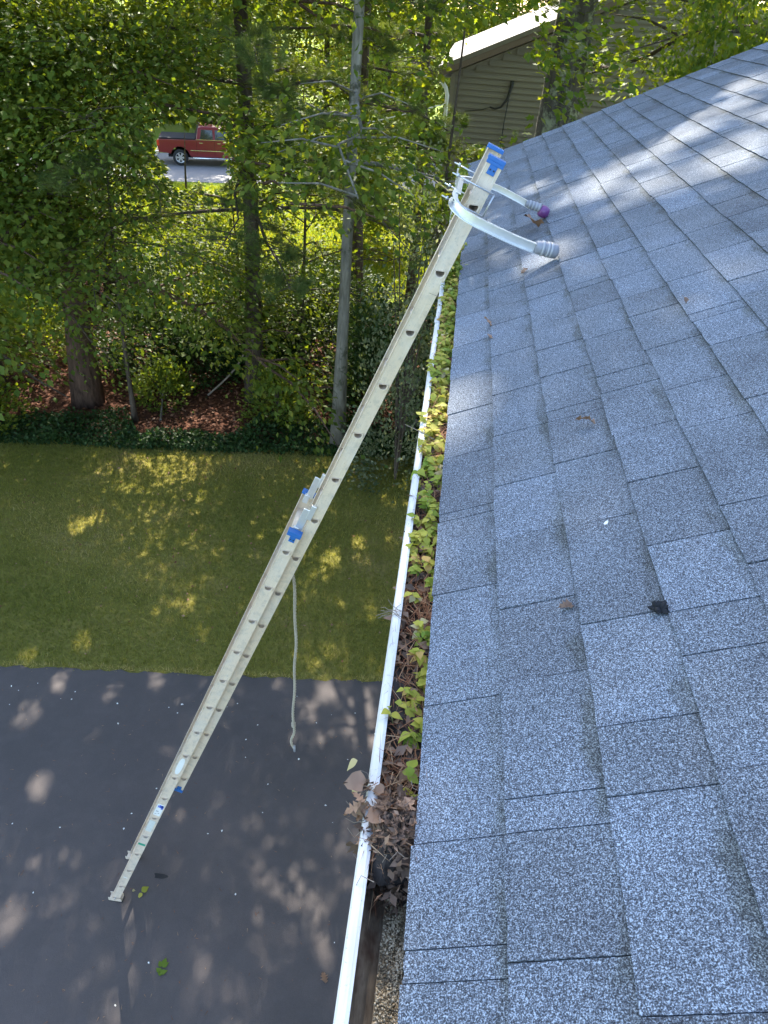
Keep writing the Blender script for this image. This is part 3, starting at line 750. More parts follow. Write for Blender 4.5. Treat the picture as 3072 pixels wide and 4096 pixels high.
def wobj(name, mb, material, parent, smooth=False):
    mb.v = [tuple(ll(v)) for v in mb.v]; return mb.build(name, material, parent, smooth)
def pad(p0, p1, material, tapes, parent, rr):
    p0, p1 = Vector(p0), Vector(p1); d = (p1-p0)
    path = [p0+d*t for t in (0, 0.06, 0.35, 0.7, 0.92, 1.0)]
    o = wobj('end_pad', MB().tube(path, [rr*0.72, rr*0.86, rr*0.9, rr*0.97, rr*0.92, rr*0.45], 14), material, parent, True)
    for t in tapes:
        c = p0+d*t; dn = d.normalized()
        wobj('tape_wrap', MB().tube([c-dn*0.0045, c+dn*0.0045], [rr*1.0, rr*1.02], 14), M['tape_line'], o, True)
    return o
pad((0.325, 3.072, 6.097), (0.420, 3.082, 6.083), M['tape'], (0.30, 0.52, 0.66), an, 0.030)
pad((0.318, 3.770, 6.117), (0.395, 3.770, 6.100), M['tape'], (0.25, 0.45, 0.65, 0.85), af, 0.020)
o = wobj('rubber_foot', MB().tube([(0.388, 3.770, 6.094), (0.394, 3.770, 6.091), (0.412, 3.770, 6.085), (0.428, 3.770, 6.080), (0.434, 3.770, 6.078)], [0.020, 0.027, 0.029, 0.023, 0.010], 14), M['purple'], af, True)
# U bolts round the rails
def ubolt(y):
    mb = MB(); z0 = 6.245-(y-3.1)*0.055
    for dz in (0.048, -0.048):
        c = Vector((0.03, y, z0-0.005)) + U*dz
        mb.tube([c-Vector((0.085, 0, -0.033)), c+Vector((0.095, 0, -0.038))], 0.0034, 8)
        mb.tube([c-Vector((0.066, 0, -0.026)), c-Vector((0.058, 0, -0.0228))], 0.0095, 6)
    c1 = Vector((0.125, y, z0-0.043))
    mb.tube([c1+U*0.048, c1-U*0.048], 0.0034, 8)
    return wobj('u_bolt', mb, M['steel'], stab, True)
for y in (3.262, 3.628): ubolt(y)
# rope hanging free of the ladder
rope = thing('rope', 'weathered rope hanging down from the middle of the ladder', 'rope', (-0.748, 3.44, 3.92))
pts = []; 
for i in range(60):
    s = i/59; z = -1.68*s
    x = 0.012*math.sin(5*s)+0.004*math.sin(23*s); 
    if s > 0.83: x += 0.022*math.sin((s-0.83)*40)*(s-0.83)/0.17
    pts.append((x, 0.006*math.sin(9*s), z))
tw = MB()
for ph in (0, 2.094, 4.188):
    fine = []
    for i in range(59*5+1):
        f = i/5; k = min(int(f), 58); g = f-k
        a = ph+i*0.42
        p = [pts[k][j]+(pts[k+1][j]-pts[k][j])*g for j in range(3)]
        fine.append((p[0]+0.005*math.cos(a), p[1]+0.005*math.sin(a), p[2]))
    tw.tube(fine, 0.0058, 5)
tw.build('strand', M['rope'], rope, True)
kn = MB(); 
for i, dz in enumerate((-1.40, -1.415, -1.43)): 
    k = int(59*(-dz/1.68)); c = pts[k]
    kn.tube([(c[0]+0.011*math.cos(a), c[1]+0.011*math.sin(a), dz+0.004*math.sin(a+i)) for a in [j*0.63 for j in range(11)]], 0.006, 6)
kn.build('knot', M['rope'], rope, True)
tp = MB(); e = pts[-1]; tp.tube([(e[0], e[1], e[2]+0.03), (e[0]+0.002, e[1], e[2]-0.035)], [0.010, 0.008], 8); tp.build('rope_end', M['sgrey'], rope, True)
tp2 = MB(); tp2.tube([(0, 0, 0), (-0.03, 0.0, 0.10), (-0.04, 0.0, 0.18)], 0.007, 6); tp2.build('lead', M['rope'], rope, True)

# ------------------------------------------------------------------ leaf meshes for close plants
def leaf_mesh(name, outline, L, W, bend, cup, material, tint, twist=0.0, crumple=0.0):
    """outline: half widths along the midrib [(t,w)]; midrib + both sides, bent"""
    vs = []; fs = []
    n = len(outline)
    for t, w_ in outline:
        z = -bend*L*t*t; x = L*t
        for s in (-1, 0, 1):
            tw_ = twist*t
            y = s*W*w_; zz = cup*abs(y)
            vs.append((x, y*math.cos(tw_)-zz*math.sin(tw_)*s, z+zz+y*math.sin(tw_)))
    for i in range(n-1):
        a, b = 3*i, 3*(i+1)
        fs += [(a, a+1, b+1, b), (a+1, a+2, b+2, b+1)]
    if crumple:
        rc_ = random.Random(int(tint*1000)+int(bend*999)); vs = [(x+rc_.uniform(-1, 1)*crumple, y+rc_.uniform(-1, 1)*crumple, z+rc_.uniform(-1, 1)*crumple*1.5) for x, y, z in vs]
    me = bpy.data.meshes.new(name); me.from_pydata(vs, [], fs); me.materials.append(material)
    at = me.attributes.new('tint', 'FLOAT', 'POINT'); at.data.foreach_set('value', np.full(len(vs), tint, 'f'))
    me.polygons.foreach_set('use_smooth', [True]*len(me.polygons)); me.update(); return me
OVATE = [(0, 0.01), (0.08, 0.22), (0.22, 0.45), (0.38, 0.5), (0.58, 0.38), (0.78, 0.19), (1, 0.0)]
OAK = [(0, 0.02), (0.10, 0.05), (0.20, 0.30), (0.28, 0.12), (0.42, 0.46), (0.50, 0.16), (0.64, 0.52), (0.72, 0.18), (0.84, 0.34), (0.92, 0.14), (1, 0.0)]
rl = random.Random(4)
SEED = []
for i in range(14):
    ti = [0.12, 0.2, 0.3, 0.36, 0.42, 0.46, 0.5, 0.54, 0.58, 0.62, 0.4, 0.52, 0.78, 0.95][i]
    SEED.append(leaf_mesh('seedling_leaf', OVATE, 1.0, rl.uniform(0.62, 0.85), rl.uniform(0.1, 0.5), rl.uniform(0.1, 0.35), M['seedleaf'], ti))
DEAD = []
for i in range(12):
    DEAD.append(leaf_mesh('dead_leaf', OAK if i % 3 else OVATE, 1.0, rl.uniform(0.6, 0.9), rl.uniform(-0.3, 0.9), rl.uniform(0.1, 0.8), M['deadleaf'], [0.12, 0.3, 0.45, 0.8, 0.95, 0.55, 0.65, 0.75, 0.4, 0.9, 0.7, 0.6][i], rl.uniform(-0.8, 0.8), 0.06))
def inst(name, me, parent, loc, rot, sc):
    o = bpy.data.objects.new(name, me); COL.objects.link(o); o.parent = parent
    o.location = loc; o.rotation_euler = rot; o.scale = (sc, sc, sc); return o

# ------------------------------------------------------------------ what lies in the gutter
rng = np.random.default_rng(21)
# humus bed
ny, nx = 150, 8; vs = []; fs = []
for i in range(ny+1):
    y = 0.60+(GY1-0.02-0.60)*i/ny
    for j in range(nx+1):
        x = -0.030+(0.088+0.030)*j/nx
        base = 5.822+0.012*math.sin(y*9)+0.008*math.sin(y*23+x*60)+rng.normal(0, 0.005)
        if i < 4: base -= (4-i)*0.016
        if j == 0: base = min(base, 5.838)
        vs.append((x+(0.012 if base < 5.80 and j == 0 else 0), y, base))
for i in range(ny):
    for j in range(nx): a = i*(nx+1)+j; fs.append((a, a+1, a+nx+2, a+nx+1))
tag(mesh_obj('gutter_humus', vs, fs, M['soil']), 'dark rotted humus filling the white gutter under the seedlings', 'debris', kind='stuff')
# pine needles and bits
n = 5200
P = np.stack([rng.uniform(-0.028, 0.085, n), 0.60+rng.uniform(0, 1, n)**1.35*5.45, np.zeros(n)], 1)
P[:, 2] = 5.834+rng.normal(0, 0.006, n)+np.where(P[:, 1] < 0.64, -0.03, 0)
an_ = rng.uniform(0, 6.28, n); D_ = np.stack([np.cos(an_)*0.55, np.sin(an_), rng.normal(0.02, 0.16, n)], 1)
L = rng.uniform(0.03, 0.10, n)
V, T, ti = leaf_arrays(LEAF_PINE, P, D_, np.array([0, 0, 1.])+rng.normal(0, 0.3, (n, 3)), L, 0.0016+0.0006*P[:, 1], np.clip(rng.normal(0.5, 0.25, n), 0, 1))
V[:, 0] = np.clip(V[:, 0], -0.034, 0.088)
tag(tri_obj('needle_litter', V, T, M['needle'], None, ti), 'brown pine needle litter lying along the gutter', 'debris', kind='stuff')
n = 1500
P = np.stack([rng.uniform(-0.025, 0.08, n), 0.60+rng.uniform(0, 1, n)**1.2*5.4, np.full(n, 5.836)+rng.normal(0, 0.005, n)], 1)
D_ = rng.normal(0, 1, (n, 3))*np.array([1, 1, 0.3]); L = rng.uniform(0.012, 0.035, n)
V, T, ti = leaf_arrays(LEAF_SIMPLE, P, D_, np.array([0, 0, 1.])+rng.normal(0, 0.5, (n, 3)), L, L*0.8, np.clip(rng.normal(0.5, 0.3, n), 0, 1))
tag(tri_obj('leaf_fragments', V, T, M['deadleaf'], None, ti), 'small brown leaf fragments among the needles in the gutter', 'debris', kind='stuff')
# shingle grit on the gutter floor, near end
n = 15000
oct_v = np.array([(1, 0, 0), (-0.9, 0.2, 0), (0, 1, 0.1), (0.1, -1, 0), (0, 0, 0.8), (0, 0, -0.8)]); oct_t = np.array([(0, 2, 4), (2, 1, 4), (1, 3, 4), (3, 0, 4), (2, 0, 5), (1, 2, 5), (3, 1, 5), (0, 3, 5)])
P = np.stack([rng.uniform(0.011, 0.088, n), rng.uniform(-0.1, 0.66, n), np.zeros(n)], 1)
lump = 0.004*np.sin(P[:, 1]*70+3*np.sin(P[:, 0]*90))+0.003*np.sin(P[:, 0]*160+P[:, 1]*30)
P[:, 2] = 5.7605+lump+rng.uniform(0, 0.005, n)
s = rng.uniform(0.0009, 0.0026, n); ang = rng.uniform(0, 6.28, n)
ca, sa = np.cos(ang), np.sin(ang)
vv = oct_v[None]*s[:, None, None]*rng.uniform(0.6, 1.3, (n, 6, 1))
V = np.stack([vv[..., 0]*ca[:, None]-vv[..., 1]*sa[:, None], vv[..., 0]*sa[:, None]+vv[..., 1]*ca[:, None], vv[..., 2]], -1)+P[:, None]
T = (oct_t[None]+(np.arange(n)*6)[:, None, None]).reshape(-1, 3)
tn = np.clip(0.70+lump*35+rng.normal(0, 0.22, n), 0, 1)
tag(tri_obj('shingle_grit', V.reshape(-1, 3), T, M['granule'], None, np.repeat(tn, 6)), 'coarse pale shingle grit on the emptied gutter floor', 'grit', kind='stuff')
vs = []; fs = []
for i in range(61):
    for j in range(7):
        x = 0.010+0.080*j/6; y = -0.12+0.80*i/60
        vs.append((x, y, 5.7585+0.003*math.sin(y*70+3*math.sin(x*90))+0.0015*math.sin(x*160)))
for i in range(60):
    for j in range(6): a = i*7+j; fs.append((a, a+1, a+8, a+7))
tag(mesh_obj('grit_bed', vs, fs, simple('sand_bed', (0.26, 0.21, 0.14), 0.95, var=0.7, scale=160)), 'fine sandy sediment under the grit in the gutter', 'grit', kind='stuff')

# seedlings
rq = random.Random(77)
def seedling(loc, nleaf, size, label, group=None, tints=None, lean=None, hgt=None):
    t = thing('seedling', label, 'seedling', loc, group=group)
    h = hgt or rq.uniform(0.012, 0.035); lean = lean or (rq.uniform(-0.015, 0.015), rq.uniform(-0.015, 0.015))
    st = MB(); st.tube([(0, 0, -0.008), (lean[0]*0.4, lean[1]*0.4, h*0.5), (lean[0], lean[1], h)], [0.0014, 0.0012, 0.0009], 5); st.build('stem', M['seedstem'], t, True)
    a0 = rq.uniform(0, 6.28)
    for i in range(nleaf):
        f = 1-0.75*i/max(nleaf, 1)
        a = a0+i*2.2+rq.uniform(-0.3, 0.3)
        me = SEED[rq.choice(tints or range(12))]
        inst('leaf', me, t, (lean[0]*f, lean[1]*f, h*f), (rq.uniform(-0.5, 0.5), rq.uniform(-0.35, 0.45), a), size*rq.uniform(0.55, 1.3))
    return t
G = 'young leafy seedlings packed along the gutter'
LBL = 'yellow green leafy seedling growing in the crowded row along the white gutter'
# the ones that can be singled out
seedling((0.030, 0.735, 5.835), 4, 0.026, 'bright green forked seedling standing alone just behind the dead leaf clump', tints=[2, 3, 10], hgt=0.04, lean=(-0.005, 0.0))
seedling((0.045, 0.700, 5.835), 3, 0.024, 'small yellow green seedling beside the dead leaf clump at the roof edge', tints=[4, 5], hgt=0.03, lean=(0.0, -0.012))
seedling((0.010, 0.685, 5.832), 3, 0.022, 'pale olive seedling tucked behind the dead leaf clump near the gutter lip', tints=[8, 9], hgt=0.02)
seedling((-0.008, 0.845, 5.835), 4, 0.024, 'seedling with yellow leaf reaching over the white gutter lip', tints=[8, 9, 3], hgt=0.03, lean=(-0.012, 0.01))
COLW = {(2, 3, 4, 5, 10): 'mid green', (4, 5, 6, 7, 8): 'light green', (6, 8, 9, 11, 13): 'pale yellowish', (1, 2, 3, 5): 'deep green', (5, 6, 7, 12): 'orange tinged green', (3, 6, 8, 9): 'yellow green'}
y = 0.80
k = 0
while y < 3.45:
    dens = 1.0 if y > 1.35 else (0.75 if y > 0.95 else 0.5)
    gap = (1.10 < y < 1.16) or (1.56 < y < 1.60)
    if rq.random() < dens and not gap:
        x = rq.uniform(-0.014, 0.046) if y > 1.3 else rq.uniform(0.012, 0.050)
        lean = (rq.uniform(-0.025, 0.012), rq.uniform(-0.015, 0.015))
        ylw = 1.75 < y < 2.25
        tn = [6, 7, 8, 9, 9, 11, 12] if ylw else rq.choice([[2, 3, 4, 5, 10], [4, 5, 6, 7, 8], [6, 8, 9, 11, 13], [1, 2, 3, 5], [5, 6, 7, 12], [3, 6, 8, 9]])
        sd = 'by the gutter lip' if x < 0.008 else ('in mid gutter' if x < 0.030 else 'against the roof edge')
        cw = 'golden yellow' if ylw else COLW[tuple(tn)]
        k1 = k+1; suf = 'th' if 10 <= k1 % 100 <= 20 else {1: 'st', 2: 'nd', 3: 'rd'}.get(k1 % 10, 'th')
        LBL = f'{cw} seedling {sd}, {k1}{suf} along from the dead leaf clump'
        seedling((x, y+rq.uniform(-0.003, 0.003), 5.832), rq.randint(8, 12), rq.uniform(0.015, 0.022)*(1.0 if y < 1.3 else 1.2), LBL, G, tn, lean, rq.uniform(0.012, 0.042))
        k += 1
    y += rq.uniform(0.0060, 0.0108) if y > 1.35 else rq.uniform(0.010, 0.016)
n = 4600
P = np.stack([rng.uniform(-0.020, 0.060, n), rng.uniform(3.35, 6.05, n), np.zeros(n)], 1)
P[:, 2] = 5.845+rng.uniform(0, 0.05, n)*(0.6+0.4*np.sin(P[:, 1]*17))
D_ = rng.normal(0, 1, (n, 3))*np.array([1, 1, 0.4])+np.array([-0.3, 0, 0]); L = rng.uniform(0.014, 0.032, n)
V, T, ti = leaf_arrays(LEAF_SIMPLE, P, D_, np.array([0, 0, 1.])+rng.normal(0, 0.45, (n, 3)), L, L*0.85, np.clip(rng.normal(0.42, 0.17, n)+0.12*np.sin(P[:, 1]*7), 0, 0.95))
tag(tri_obj('seedling_mass', V, T, M['seedleaf'], None, ti), 'far mass of seedlings filling the gutter behind the ladder', 'seedlings', kind='stuff')

# clump of dead leaves raked over the lip
cl = thing('dead_leaf_clump', 'clump of wet brown dead leaves and roots heaped over the gutter lip', 'leaf pile', (0.02, 0.628, 5.80))
vs = []; fs = []; nu, nv = 16, 12
rr_ = np.random.default_rng(9)
for i in range(nv+1):
    ph = math.pi*i/nv
    for j in range(nu):
        th = 2*math.pi*j/nu; rad = 1+0.18*math.sin(3*th+2*ph)+rr_.normal(0, 0.07)
        vs.append((-0.002+0.046*rad*math.sin(ph)*math.cos(th), 0.006+0.074*rad*math.sin(ph)*math.sin(th), 0.016+0.056*rad*math.cos(ph)))
for i in range(nv):
    for j in range(nu): a = i*nu+j; b = i*nu+(j+1) % nu; fs.append((a, b, b+nu, a+nu))
mesh_obj('matted_core', vs, fs, M['soil'], cl, False)
for i in range(150):
    u_, v_ = rq.uniform(0, 1), rq.uniform(0, 1)
    th = rq.uniform(0, 6.28); ph = rq.uniform(0.0, 1.75)
    px = -0.004+0.046*math.sin(ph)*math.cos(th); py = 0.012+0.070*math.sin(ph)*math.sin(th); pz = 0.018+0.054*math.cos(ph)
    me = DEAD[rq.randrange(12)]
    nv_ = Vector((math.sin(ph)*math.cos(th)/0.046, math.sin(ph)*math.sin(th)/0.07, math.cos(ph)/0.054)).normalized()
    nv_ = (nv_+Vector((rq.gauss(0, 0.3), rq.gauss(0, 0.3), rq.gauss(0, 0.3)))).normalized()
    eu_ = (nv_.to_track_quat('Z', 'Y').to_matrix() @ Euler((0, 0, rq.uniform(0, 6.28))).to_matrix()).to_euler()
    inst('leaf', me, cl, (px, py, pz), eu_, rq.uniform(0.020, 0.046))
for i in range(16):    # leaves hanging over the lip
    me = DEAD[[3, 4, 9, 10, 11, 1][i % 6]]
    inst('leaf', me, cl, (-0.040+rq.uniform(-0.02, 0.02), 0.055+rq.uniform(-0.05, 0.04), 0.062+rq.uniform(-0.015, 0.015)), (rq.uniform(-0.8, 0.8), rq.uniform(0.0, 0.9), rq.uniform(2.4, 4.2)), rq.uniform(0.02, 0.036))
me = SEED[13]
inst('leaf', me, cl, (-0.078, 0.105, 0.075), (0.3, 0.5, 3.6), 0.024); inst('leaf', me, cl, (-0.074, 0.075, 0.066), (0.2, 1.0, 4.1), 0.028)
nb = 900
rb_ = np.random.default_rng(17)
th_ = rb_.uniform(0, 6.28, nb); ph_ = rb_.uniform(0, 2.2, nb); k_ = rb_.uniform(0.9, 1.22, nb)
Pb = np.stack([-0.002+0.047*k_*np.sin(ph_)*np.cos(th_), 0.006+0.075*k_*np.sin(ph_)*np.sin(th_), 0.016+0.058*k_*np.cos(ph_)], 1)
Lb = rb_.uniform(0.006, 0.020, nb)
V, T, ti = leaf_arrays(LEAF_SIMPLE, Pb, rb_.normal(0, 1, (nb, 3)), nrm(Pb)+rb_.normal(0, 0.6, (nb, 3)), Lb, Lb*rb_.uniform(0.2, 0.9, nb), np.clip(rb_.normal(0.42, 0.25, nb)+Pb[:, 2]*4-0.2, 0, 1))
tri_obj('leaf_scraps', V, T, M['deadleaf'], cl, ti)['kind'] = 'stuff'
nb = 120
Pb = np.stack([rb_.uniform(-0.05, 0.045, nb), rb_.uniform(-0.04, 0.10, nb), rb_.uniform(0.045, 0.080, nb)], 1)
V, T, ti = leaf_arrays(LEAF_PINE, Pb, rb_.normal(0, 1, (nb, 3))*np.array([1, 1, 0.5]), rb_.normal(0, 1, (nb, 3)), rb_.uniform(0.02, 0.055, nb), 0.0014, rb_.uniform(0.3, 1, nb))
tri_obj('needles', V, T, M['needle'], cl, ti)['kind'] = 'stuff'
rt = MB()
for i in range(30):
    a = rq.uniform(0, 6.28); p = Vector((rq.uniform(-0.05, 0.04), rq.uniform(-0.08, 0.09), rq.uniform(0.03, 0.075)))
    if i < 8: p = Vector((-0.055, rq.uniform(0.0, 0.10), 0.05))
    d = Vector((math.cos(a), math.sin(a), rq.uniform(-0.4, 0.5))); 
    if i < 8: d = Vector((-1, rq.uniform(-0.8, 0.8), rq.uniform(-0.2, 0.7)))
    l = rq.uniform(0.015, 0.032); q = d.orthogonal()*rq.uniform(-0.010, 0.010)
    rt.tube([p, p+d*l*0.5+q, p+d*l], [0.0007, 0.0006, 0.0004], 4, False)
rt.build('rootlets', M['twig'], cl)['kind'] = 'stuff'
# rootlets draped over the lip
rw = MB()
for i in range(7):
    p = Vector((-0.02, 1.10+rq.uniform(-0.02, 0.03), 5.856)); pts = [p]
    d = Vector((-1, rq.uniform(-0.6, 0.6), 0.1))
    for j in range(5):
        d = (d+Vector((rq.uniform(-0.5, 0.5), rq.uniform(-0.7, 0.7), rq.uniform(-0.3, 0.2)))).normalized(); pts.append(pts[-1]+d*rq.uniform(0.006, 0.014))
    for q_ in pts:
        if q_.x > -0.04: q_.z = max(q_.z, 5.8545)
    rw.tube(pts, 0.0006, 4, False)
for o_ in [rw.build('root_tangle', M['twig'])]:
    tag(o_, 'tiny tangle of pale rootlets draped over the gutter lip', 'roots')
for i, (y_, ln, lb) in enumerate([(1.86, 0.05, 'thin dry stalk poking out over the gutter lip beside yellow seedlings'), (3.05, 0.05, 'short dry twig sticking out of the gutter below the ladder')]):
    o_ = MB().tube([(0.01, y_, 5.845), (-0.03, y_+0.005, 5.862), (-0.05-ln*0.6, y_+0.03, 5.868)], [0.0016, 0.0013, 0.0008], 5).build('dry_stalk', M['twig'])
    tag(o_, lb, 'twig')

# ------------------------------------------------------------------ bits on the roof and driveway
def loose_leaf(name, me, loc, rot, sc, label, cat='leaf'):
    o = bpy.data.objects.new(name, me.copy()); COL.objects.link(o); o.location = loc; o.rotation_euler = rot; o.scale = (sc,)*3
    return tag(o, label, cat)
def on_roof(x, y, h=0.016): return Vector(rp(x, y, h))
loose_leaf('fallen_leaf', DEAD[9], on_roof(0.165, 2.44), (0.1, -0.35, 1.0), 0.055, 'curled brown leaf lying on the shingles near the ladder side of the roof edge')
loose_leaf('fallen_leaf', DEAD[4], on_roof(0.172, 2.55), (0.3, -0.4, 2.2), 0.045, 'pale crumpled leaf just above the curled brown leaf on the shingles')
loose_leaf('fallen_leaf', DEAD[10], on_roof(0.400, 1.65), (0.2, -0.4, 2.6), 0.045, 'small orange brown leaf on the shingles in the middle of the roof')
loose_leaf('fallen_leaf', DEAD[11], on_roof(0.269, 1.024), (0.1, -0.45, 0.4), 0.032, 'tan leaf scrap on the shingles left of the dark moss clump')
loose_leaf('fallen_leaf', DEAD[3], on_roof(0.395, 3.62), (0.2, -0.45, 3.6), 0.10, 'yellow brown oak leaf caught beside the purple stabilizer foot')
loose_leaf('fallen_leaf', DEAD[7], on_roof(0.29, 3.02), (0.2, -0.45, 1.0), 0.04, 'small brown leaf under the near stabilizer arm')
loose_leaf('fallen_leaf', DEAD[6], on_roof(0.70, 2.20), (0.2, -0.45, 1.9), 0.03, 'tiny reddish leaf high on the shingles right of the stabilizer')
mo = MB(); rm = random.Random(8)
for i in range(22):
    a = rm.uniform(0, 6.28); e = rm.uniform(0, 1.4); d = Vector((math.cos(a)*math.cos(e), math.sin(a)*math.cos(e), math.sin(e)))
    c = d*0.006; l = rm.uniform(0.008, 0.014)
    mo.tube([c*0.2, c+d*l*0.5, c+d*l], [0.006, 0.0045, 0.001], 5)
o = mo.build('moss_clump', simple('black_moss', (0.012, 0.012, 0.015), 0.9)); o.location = on_roof(0.417, 0.975, 0.010); tag(o, 'small black clump of moss sitting on a shingle corner', 'moss')
for i, (x, y_, lb) in enumerate([(0.372, 1.243, 'tiny white petal on the shingles in the middle of the roof')]):
    o = mesh_obj('petal', [(0.005*math.cos(a)*(1+0.3*math.cos(2*a)), 0.0035*math.sin(a), 0.002*math.cos(2*a)) for a in [j*0.785 for j in range(8)]], [tuple(range(8))], M['petal'])
    o.location = on_roof(x, y_, 0.014); o.rotation_euler = (0.1, -0.45, 0.8); tag(o, lb, 'petal')
t = thing('green_sprig', 'light green leaf pair on the asphalt beside the ladder foot', 'leaf', (-2.16, 3.33, 0.018))
inst('leaf', SEED[6], t, (0, 0, 0.012), (0.2, 0.0, 0.9), 0.075); inst('leaf', SEED[9], t, (0.01, -0.01, 0.010), (0.1, 0.05, 4.2), 0.055); inst('leaf', SEED[13], t, (-0.09, 0.0, 0.008), (0.1, 0.0, 0.2), 0.03)
t = thing('green_sprig', 'dark green leafy sprig lying on the asphalt at the bottom of the driveway', 'leaf', (-1.75, 2.67, 0.018))
for k_, (dx, dy, a) in enumerate([(0, 0, 1.6), (0.0, 0.02, 0.6), (0, 0.03, 2.6), (0.0, 0.07, 0.9), (-0.01, 0.07, 2.2), (0, 0.09, 1.5)]):
    inst('leaf', SEED[k_ % 2], t, (dx, dy, 0.010), (0.1, 0, a), 0.062)
loose_leaf('fallen_leaf', DEAD[4], (-0.36, 2.80, 0.03), (0.1, 0.1, 2.0), 0.10, 'brown oak leaf on the asphalt next to the gutter')
n = 80
P = np.stack([rng.uniform(-5.2, 0.3, n), np.where(rng.uniform(0, 1, n) < 0.4, rng.normal(5.55, 0.25, n), rng.uniform(1.2, 5.6, n)), np.full(n, 0.021)], 1)
P = P[P[:, 1] < 5.7+0.113*(P[:, 0]+4.84)]; n = len(P)
L = rng.uniform(0.008, 0.028, n)*np.where(rng.uniform(0, 1, n) < 0.1, 1.9, 1)
V, T, ti = leaf_arrays(LEAF_SIMPLE, P, rng.normal(0, 1, (n, 3))*np.array([1, 1, 0.1]), np.array([0, 0, 1.])+rng.normal(0, 0.3, (n, 3)), L, L, rng.uniform(0, 1, n))
tag(tri_obj('petal_litter', V, T, M['petal'], None, ti), 'scattered pale petals and crumbs on the driveway asphalt', 'litter', kind='stuff')
n = 700
P = np.stack([rng.uniform(-6, 0.3, n), rng.uniform(1.2, 5.7, n), np.full(n, 0.022)], 1); L = rng.uniform(0.01, 0.05, n)
V, T, ti = leaf_arrays(LEAF_PINE, P, rng.normal(0, 1, (n, 3))*np.array([1, 1, 0.03]), np.array([0, 0, 1.])+rng.normal(0, 0.2, (n, 3)), L, 0.005, rng.uniform(0.2, 1, n))
tag(tri_obj('needle_scatter', V, T, M['needle'], None, ti), 'scattered dry needles on the driveway asphalt', 'litter', kind='stuff')

# ------------------------------------------------------------------ neighbouring house (gable wall facing us)
NY = 20.0
nh = thing('neighbour_house', 'tan clapboard house with pale roof behind the trees', 'house', (0, NY, 0))
NEX, NEZ, NS, NRX = -0.785, 5.60, 0.43, 4.3
nrz = NEZ+NS*(NRX-NEX)
NW = -0.50
wb = MB(); wb.prism([(NW, 0), (2*NRX-NW, 0), (2*NRX-NW, 5.55), (NRX, nrz-0.2), (NW, 5.55)], 0.03, 13.0)
nwall = wb.build('wall', M['siding'], nh)
bh = 0.127
for i in range(62):
    z = 0.3+i*bh
    if z+bh > nrz-0.25: break
    zc = z+bh
    lim = NRX-(nrz-0.20-zc)/NS
    x0 = max(NW+0.09, lim); x1 = 2*NRX-x0
    if x1-x0 < 0.3: break
    bd = MB(); bd.add([(x0, -0.030, z), (x1, -0.030, z), (x1, 0.022, z+bh+0.006), (x0, 0.022, z+bh+0.006), (x0, 0.028, z+0.012), (x1, 0.028, z+0.012)], [(0, 1, 2, 3), (4, 5, 1, 0)])
    bd.build('siding_board', M['siding'], nwall)
MB().box((NW-0.01, -0.042, 0.2), (NW+0.09, 0.10, 5.52)).build('corner_board', M['siding'], nwall)
rt = MB()
rt.prism([(NEX, NEZ), (NRX, nrz), (NRX, nrz+0.10), (NEX-0.02, NEZ+0.085)], -0.30, 12.6); rt.prism([(2*NRX-NEX, NEZ), (NRX+0.001, nrz), (NRX+0.001, nrz+0.10), (2*NRX-NEX+0.02, NEZ+0.085)], -0.30, 12.6)
nr = rt.build('roof', M['farroof'], nh)
rb = MB(); rb.prism([(NEX+0.01, NEZ-0.13), (NRX, nrz-0.15), (NRX, nrz-0.003), (NEX, NEZ-0.003)], -0.29, -0.262); rb.prism([(2*NRX-NEX-0.01, NEZ-0.13), (NRX+0.001, nrz-0.15), (NRX+0.001, nrz-0.003), (2*NRX-NEX, NEZ-0.003)], -0.29, -0.262)
rb.build('rake_board', M['trimdark'], nr)
sf = MB(); sf.prism([(NEX+0.02, NEZ-0.11), (NW, NEZ-0.11), (NW, NEZ-0.13), (NEX+0.02, NEZ-0.13)], -0.26, 12.5); sf.build('soffit', M['siding'], nr)
dn = MB(); dn.tube([(NW-0.24, -0.05, 5.42), (NW-0.10, -0.05, 5.25), (NW-0.05, -0.05, 5.1), (NW-0.05, -0.05, 0.3)], 0.045, 8); dn.build('downspout', M['trim'], nh, True)
cb = MB(); cb.tube([(0.92, -0.06, 5.50), (0.92, -0.06, 5.38), (0.86, -0.06, 5.12), (0.74, -0.06, 4.95), (0.60, -0.06, 4.90), (0.48, -0.06, 4.93)], [0.045, 0.04, 0.03, 0.022, 0.02, 0.018], 8)
cb.tube([(0.48, -0.06, 4.93), (0.30, -0.06, 4.86), (-0.1, -0.06, 4.80)], 0.010, 6); cb.tube([(0.90, -0.06, 5.3), (0.86, -0.06, 4.6), (0.84, -0.06, 3.0)], 0.012, 6)
cb.build('service_cable', M['cable'], nh, True)
o = MB().tube([(-6.2+i*0.475, 18.2+i*0.155, 3.55+0.115*i-0.06*math.sin(math.pi*i/12)) for i in range(5, 13)], 0.014, 6).build('overhead_wire', M['trim'])
tag(o, 'thin white wire strung through the trees to the tan house', 'wire')

